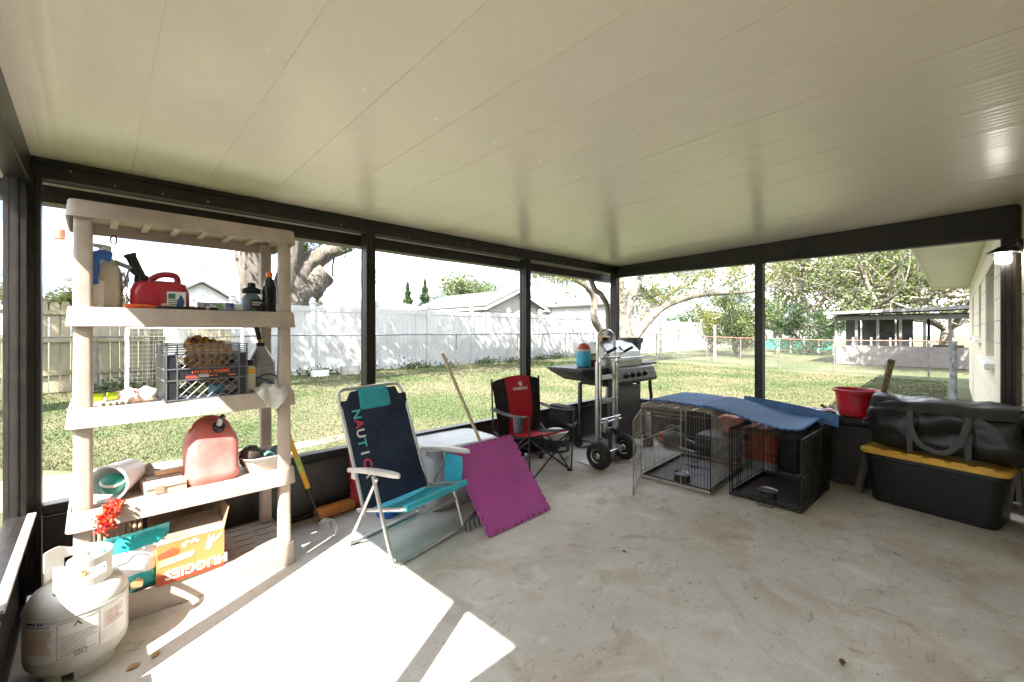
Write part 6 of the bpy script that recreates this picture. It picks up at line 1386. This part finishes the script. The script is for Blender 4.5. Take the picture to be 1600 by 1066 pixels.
# shade oak added outside the frame, its crown over the left of the yard
# unseen live oak, added so long limbs over the yard shade the fence
lo = thing('added_live_oak', 'unseen live oak added so its long limbs dapple the lawn and white fence', 'tree', (-2.6, 9.2, gz(-2.6, 9.2))); mb = MB(); tips = []; rnd = random.Random(44)
mb.tube([(0, 0, -.2), (.1, 0, 1.6), (.3, 0, 3.2)], [.5, .4, .34], 14)
for P_ in ([(.3, 0, 3.2), (2.5, .4, 4.9), (5, .8, 5.6), (8, 1.0, 5.9), (11.5, .8, 6.2), (15, .6, 6.4)], [(.3, 0, 3.2), (2, 1.3, 5.2), (4.5, 2.0, 6.2), (7.5, 2.2, 6.8), (10.5, 2.0, 7.2)], [(.3, 0, 3.2), (2.2, -.8, 5.2), (4.5, -1.0, 6.2), (7, -1.0, 6.8)], [(.3, 0, 3.2), (-1, .6, 5), (-2.5, 1.2, 6.2)]):
    S_ = smooth_path(P_, 2); mb.tube(S_, list(np.linspace(.24, .06, len(S_))), 10)
    for q in S_[6::2]:
        for _ in range(2): grow(mb, q, (rnd.gauss(.2, .6), rnd.gauss(.0, .6), rnd.gauss(.3, .5)), rnd.uniform(.8, 1.4), .05, 2, rnd, tips, .2, .55, (2, 2), .7, .2)
mb.build('trunk', BARK, lo, smooth=60)
me = leaf_mesh(scatter(tips, 26000, .30, 44, lambda a, b, c: c > 3.9), .085, 44, 'crown'); me.materials.append(L_OAK); o = bpy.data.objects.new('crown', me); COL.objects.link(o); o.parent = lo
make_tree('added_shade_oak', 'unseen oak added behind the house to shade the neighbour porch', (18.2, -2.4, -.08), [((0, 0, 3.6), (.1, .9, .8), 1.9, .16), ((0, 0, 3.6), (.8, .6, .8), 1.9, .16), ((0, 0, 3.6), (-.5, .6, .9), 1.7, .14), ((0, 0, 3.6), (.2, -.4, 1), 1.7, .14)], 61, L_OAK, 9000, .10, 3, BARK, .4, trunk=([(0, 0, -.2), (0, .1, 1.8), (0, 0, 3.7)], [.32, .26, .22]), up=.3, keep=lambda a, b, c: c > 4.5)  # unseen tree, added to cast shade on the neighbour porch
# feeder and wire hanging from the oak
fp = onY(92, 366, 8.0)
t = thing('hanging_feeder', 'terracotta coloured feeder hanging on a thin wire by the wooden fence', 'feeder', fp); t.scale = (.6, .6, .6)
MB().lathe([(.085, -.11), (.095, -.105), (.095, .10), (.085, .105)], 20).build('cup', mat('terracotta', (.52, .19, .10), .7), t)
for s_ in (-1, 1): MB().tube([(s_*.11, 0, -.13), (s_*.11, 0, .12), (0, 0, .22)], .006, 6).build('hanger', DARKP, t)
MB().tube([(0, 0, .22), (0, .02, 2.6)], .005, 5).build('wire', DARKP, t); MB().tube(smooth_path([(-.11, 0, -.13), (-.10, 0, -.3), (-.07, 0, -.45)], 2), .008, 5).build('strap', DARKP, t)
# low palm-like shrub over the wooden fence
q = onY(98, 470, 13.5); t = thing('shrub', 'yellow-green leafy shrub rising behind the wooden fence', 'bush', (q.x, 13.5, .12)); r = np.random.default_rng(6); P_ = r.normal(size=(2600, 3))*np.array([.75, .22, .16]); P_[:, 2] += 1.85+.12*np.sin(P_[:, 0]*6)
me = leaf_mesh(P_, .055, 6, 'crown'); me.materials.append(L_YEL); o = bpy.data.objects.new('crown', me); COL.objects.link(o); o.parent = t; MB().tube([(0, 0, -.2), (0, 0, 1.8)], [.09, .05], 7).build('trunk', BARK, t)
# weeds along the foot of the fences
r = np.random.default_rng(12); n_ = 5200; xs = r.uniform(-1, 19, n_); clump = np.sin(xs*1.9)+np.sin(xs*4.3+1)+r.normal(scale=.8, size=n_); k_ = clump > .5; xs = xs[k_]; P_ = np.stack([xs, 12.12+r.normal(scale=.16, size=len(xs)), .13+np.abs(r.normal(scale=.10, size=len(xs)))], 1)
me = leaf_mesh(P_, .05, 12, 'weeds', flat=0); me.materials.append(L_DK); o = bpy.data.objects.new('weeds', me); COL.objects.link(o); tag(o, 'low weeds growing along the foot of the white fence', 'weeds', kind='stuff')
# ================================================================== lawn blades
def blades(n, seed):
    r = np.random.default_rng(seed); d = 3.4+ (r.random(n)**1.5)*11; a = r.uniform(-.75, 1.5, n)
    u = (r.random(n)*1620-10-800)/669; dx = _c+u*_s; dy = _s-u*_c
    t = 4.2+(r.random(n)**1.35)*13; x = dx*t; y = dy*t; k = ((y > 3.5) | (x > 5.3)) & (y > .1) & (y < 12.2) & (x < 17) & ~((((x-.25)/1.75)**2+((y-5.5)/.42)**2 < 1.1) & (r.random(n) < .82)); x, y = x[k], y[k]; n = len(x); t = t[k]
    z = np.array([gz(a_, b_) for a_, b_ in zip(x, y)]); h = r.uniform(.008, .022, n)*(.8+.05*t); w_ = .0028+.0008*t; an = r.uniform(0, 2*PI, n); lx, ly = r.normal(scale=.5, size=n)*h, r.normal(scale=.5, size=n)*h
    v = np.stack([np.stack([x-np.cos(an)*w_, y-np.sin(an)*w_, z], 1), np.stack([x+np.cos(an)*w_, y+np.sin(an)*w_, z], 1), np.stack([x+lx, y+ly, z+h], 1)], 1).reshape(-1, 3)
    me = bpy.data.meshes.new('grass'); me.vertices.add(n*3); me.vertices.foreach_set('co', v.ravel()); me.loops.add(n*3); me.loops.foreach_set('vertex_index', np.arange(n*3, dtype=np.int32)); me.polygons.add(n); me.polygons.foreach_set('loop_start', np.arange(0, n*3, 3, dtype=np.int32)); me.update(calc_edges=True)
    me.materials.append(BLADEM); o = bpy.data.objects.new('grass', me); COL.objects.link(o); tag(o, 'patchy green and straw coloured lawn grass outside the porch', 'grass', kind='stuff')
blades(330000, 3)
# ================================================================== neighbouring buildings
def quad_roof(mb, pts, th=.06):
    a = [Vector(p) for p in pts]; n = (a[1]-a[0]).cross(a[2]-a[0]).normalized()*th; k = len(a)
    mb.add([tuple(p) for p in a]+[tuple(p+n) for p in a], [tuple(range(k-1, -1, -1)), tuple(range(k, 2*k))]+[(i, (i+1) % k, k+(i+1) % k, k+i) for i in range(k)])
SIDING = mat('cream_siding', (.32, .31, .28), .7, 0, .06, 2); WALLW = mat('white_render', (.47, .47, .47), .7, 0, .06, 1.5); ROOFB = mat('brown_grey_shingle', (.075, .066, .06), .9, 0, col2=(.042, .037, .033), scale=2.5, bump=.4, bscale=20); ROOFL = mat('pale_grey_shingle', (.10, .096, .092), .9, 0, .2, 2.5)
# gabled shed: gable towards the yard, ridge running away
sh = thing('gabled_shed', 'pale lap-sided shed with grey shingle gable roof behind the white fence', 'shed', (15.3, 15.5, .1))
hw, ez, az, dp = 2.0, 2.42, 3.25, 6
mb = MB(); mb.loft([[(-hw, y, 0), (hw, y, 0), (hw, y, ez), (0, y, az), (-hw, y, ez)] for y in (0, dp)]); w_ = mb.build('wall', SIDING, sh, smooth=0)
k = 0; z = 1.5
while z < az-.12:
    e = hw if z < ez else hw*(az-z)/(az-ez); o_ = MB().box(-e+.01, e-.01, -.03, -.004, z, z+.15, RX(0)).build('siding_board', SIDING, w_, smooth=0); z += .165
for s_ in (-1, 1):
    mb = MB(); P_ = [(s_*(hw+.25), -.3, ez-.08), (0, -.3, az+.03), (0, dp+.3, az+.03), (s_*(hw+.25), dp+.3, ez-.08)]; quad_roof(mb, P_ if s_ < 0 else P_[::-1], .07); mb.build('roof', ROOFB, sh, smooth=0)
    mb = MB(); mb.add([(s_*(hw+.25), -.33, ez-.2), (0, -.33, az-.09), (0, -.33, az+.03), (s_*(hw+.25), -.33, ez-.08), (s_*(hw+.25), -.302, ez-.2), (0, -.302, az-.09), (0, -.302, az+.03), (s_*(hw+.25), -.302, ez-.08)], [(0, 1, 2, 3), (7, 6, 5, 4), (0, 4, 5, 1), (1, 5, 6, 2), (2, 6, 7, 3), (3, 7, 4, 0)]); mb.build('barge_board', WALLW, sh, smooth=0)
mb = MB().box(-hw-.27, -hw-.22, -.3, dp+.3, ez-.2, ez-.09); mb.build('eave_board', WALLW, sh)
MB().prism([(-.18, 0), (.18, 0), (0, .16)], -.045, -.03, T(0, 0, az-.34) @ RX(90) @ T(0, 0, 0)).build('gable_vent', GREYPR, sh)
def hip_house(name, label, x0, x1, y0, y1, ez, rz_, wallm, roofm, hip=2.2, over=.35):
    t = thing(name, label, 'house', ((x0+x1)/2, (y0+y1)/2, .1)); L_ = Vector(((x0+x1)/2, (y0+y1)/2, .1)); ym = (y0+y1)/2
    wchild(MB().box(x0, x1, y0, y1, 0, ez), 'wall', wallm, t)
    a, b, c, d = (x0-over, y0-over, ez), (x1+over, y0-over, ez), (x1+over, y1+over, ez), (x0-over, y1+over, ez); r0, r1_ = (x0+hip, ym, rz_), (x1-hip, ym, rz_)
    mb = MB(); mb.add([a, b, c, d, r0, r1_], [(0, 1, 5, 4), (1, 2, 5), (2, 3, 4, 5), (3, 0, 4), (3, 2, 1, 0)]); wchild(mb, 'roof', roofm, t, smooth=0)
    wchild(MB().box(x0-over-.03, x1+over+.03, y0-over-.04, y0-over-.002, ez-.14, ez+.01), 'fascia', WALLW, t)
    return t
hip_house('house', 'long low house with brown-grey hip roof behind the white fence', 7.0, 15.0, 20.5, 26, 2.25, 3.1, WALLW, ROOFL)
gh = thing('house', 'white house with twin gables seen behind the shelving', 'house', (4.6, 25, .1))
for gx, gw, ht_, m_ in ((-1.0, 1.6, 1.0, ROOFL), (1.5, .9, .7, WALLW)):
    mb = MB(); mb.loft([[(gx-gw, y, 0), (gx+gw, y, 0), (gx+gw, y, 2.5), (gx, y, 2.5+ht_), (gx-gw, y, 2.5)] for y in (0, 5)]); mb.build('wall', WALLW, gh, smooth=0)
    for s_ in (-1, 1):
        mb = MB(); P_ = [(gx+s_*(gw+.2), -.25, 2.42), (gx, -.25, 2.54+ht_), (gx, 5.2, 2.54+ht_), (gx+s_*(gw+.2), 5.2, 2.42)]; quad_roof(mb, P_ if s_ < 0 else P_[::-1], .08); mb.build('roof', ROOFL, gh, smooth=0)
wb = thing('white_building', 'long white flat-eaved building beyond the fence, behind the porch corner', 'building', (27, 21, .1))
MB().box(-6.2, 5, 0, 5, 0, 2.6).build('wall', WALLW, wb); mb = MB().box(-6.6, 5.3, -.4, 5.3, 2.62, 2.78); mb.build('roof', ROOFL, wb); 
for x in (-2.2, .4, 2.6): f = MB().box(x-.5, x+.5, -.04, -.002, 1.85, 2.25).build('window', GLASSD, wb)
MB().box(-6.62, 5.32, -.43, -.402, 2.6, 2.8).build('fascia', SIDING, wb)
rh = thing('house', 'tall white building behind the pale forked tree', 'house', (26, 15.6, .1))
mb = MB(); mb.loft([[(-2, y, 0), (5, y, 0), (5, y, 3.0), (1.5, y, 4.3), (-2, y, 3.0)] for y in (0, 6)]); mb.build('wall', WALLW, rh, smooth=0)
for s_ in (-1, 1):
    mb = MB(); P_ = [(1.5+s_*3.8, -.3, 2.9), (1.5, -.3, 4.36), (1.5, 6.3, 4.36), (1.5+s_*3.8, 6.3, 2.9)]; quad_roof(mb, P_ if s_ < 0 else P_[::-1], .08); mb.build('roof', ROOFL, rh, smooth=0)
for i, (px_, x, w_, lab) in enumerate(((1232, 52, 7, 'far white house with grey roof beyond the green mesh fence'), (1285, 58, 6, 'far cream house with small window, next to the free end of the neighbour porch'))):
    q = onX(px_, 517, x); hip = hip_house('house', lab, x, x+7, q.y-w_/2, q.y+w_/2, 1.85, 2.75, (WALLW, SIDING)[i], ROOFL, 2.0); wchild(MB().box(x-.04, x-.002, q.y-.3, q.y+.4, .9, 1.5), 'window', GLASSD, hip)
gn = thing('mesh_fence', 'green fabric screened fence far across the neighbouring lawn', 'fence', (31, 6, -.05)); a = onX(1195, 530, 31).y-6; b = onX(1302, 530, 31).y-6
for k in range(6): y = a+(b-a)*k/5; MB().tube([(0, y, 0), (0, y, 1.05)], .03, 8).build('post', PIPE, gn)
for k in range(5): y = a+(b-a)*k/5; y2 = a+(b-a)*(k+1)/5; MB().box(-.01, .01, min(y, y2)+.03, max(y, y2)-.03, .2, .95).build('fabric', mat('green_fabric', (.03, .20, .14), .8, 0, .2, 4), gn)
# neighbour porch
np_ = thing('neighbour_porch', 'low flat-roofed screened porch with pale knee wall beyond the cross fence', 'porch', (22.5, 2, -.06))
ya, yb_ = onX(1306, 550, 22.5).y-2, onX(1489, 550, 22.5).y-2-.6
MB().box(0, .18, yb_, ya, 0, .78).build('knee_wall', mat('pinkish_stucco', (.17, .152, .142), .8, 0, .08, 3), np_)
for k in range(7):
    y = yb_+(ya-yb_)*k/6; MB().box(.03, .15, y-.045, y+.045, .78, 2.02).build('post', mat('grey_post', (.13, .125, .12), .6), np_)
for k in range(4):
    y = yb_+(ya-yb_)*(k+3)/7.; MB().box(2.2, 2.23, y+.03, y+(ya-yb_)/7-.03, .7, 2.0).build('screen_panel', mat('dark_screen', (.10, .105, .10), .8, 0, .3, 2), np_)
MB().box(.2, 4.4, yb_, ya, 2.0, 2.05).build('porch_ceiling', mat('shade_dark_ceiling', (.05, .048, .046), .8), np_)  # ceiling coloured dark: shade of the porch interior put into the colour
mb = MB().box(.04, .14, yb_, ya, 1.83, 1.995); mb.build('beam', MATS['grey_post'], np_)
mb = MB(); mb.add([(-.5, yb_-.3, 2.18), (-.5, ya+.35, 2.06), (4.5, ya+.35, 2.16), (4.5, yb_-.3, 2.30), (-.5, yb_-.3, 2.30), (-.5, ya+.35, 2.18), (4.5, ya+.35, 2.28), (4.5, yb_-.3, 2.42)], [(0, 1, 2, 3), (7, 6, 5, 4), (0, 4, 5, 1), (1, 5, 6, 2), (2, 6, 7, 3), (3, 7, 4, 0)]); mb.build('roof', mat('grey_metal_roof', (.16, .155, .15), .5, .1), np_, smooth=0)
for k in range(4): y = yb_+(ya-yb_)*k/3; MB().box(4.1, 4.2, y-.05, y+.05, .0, 2.15).build('post', MATS['grey_post'], np_)
MB().box(4.12, 4.18, yb_, ya, 0, .6).build('rear_knee_wall', MATS['pinkish_stucco'], np_)
for k in range(8):
    y = yb_+(ya-yb_)*k/7; MB().box(-.05, -.012, y-.03, y+.03, .78, 1.12).build('baluster', PIPE, np_)
MB().box(1.2, 2.6, yb_+.3, yb_+1.3, .45, .8).build('patio_table', mat('maroon_cloth', (.13, .04, .04), .8), np_)
nh = thing('house', 'neighbour house end wall with white eave beside the screened porch', 'house', (23, -1.6, -.05))
MB().box(0, 6, -4, yb_*0+.75, 0, 2.5).build('wall', SIDING, nh); mb = MB().box(-.4, 6.4, -4, 1.05, 2.5, 2.72); mb.build('eave', WALLW, nh)
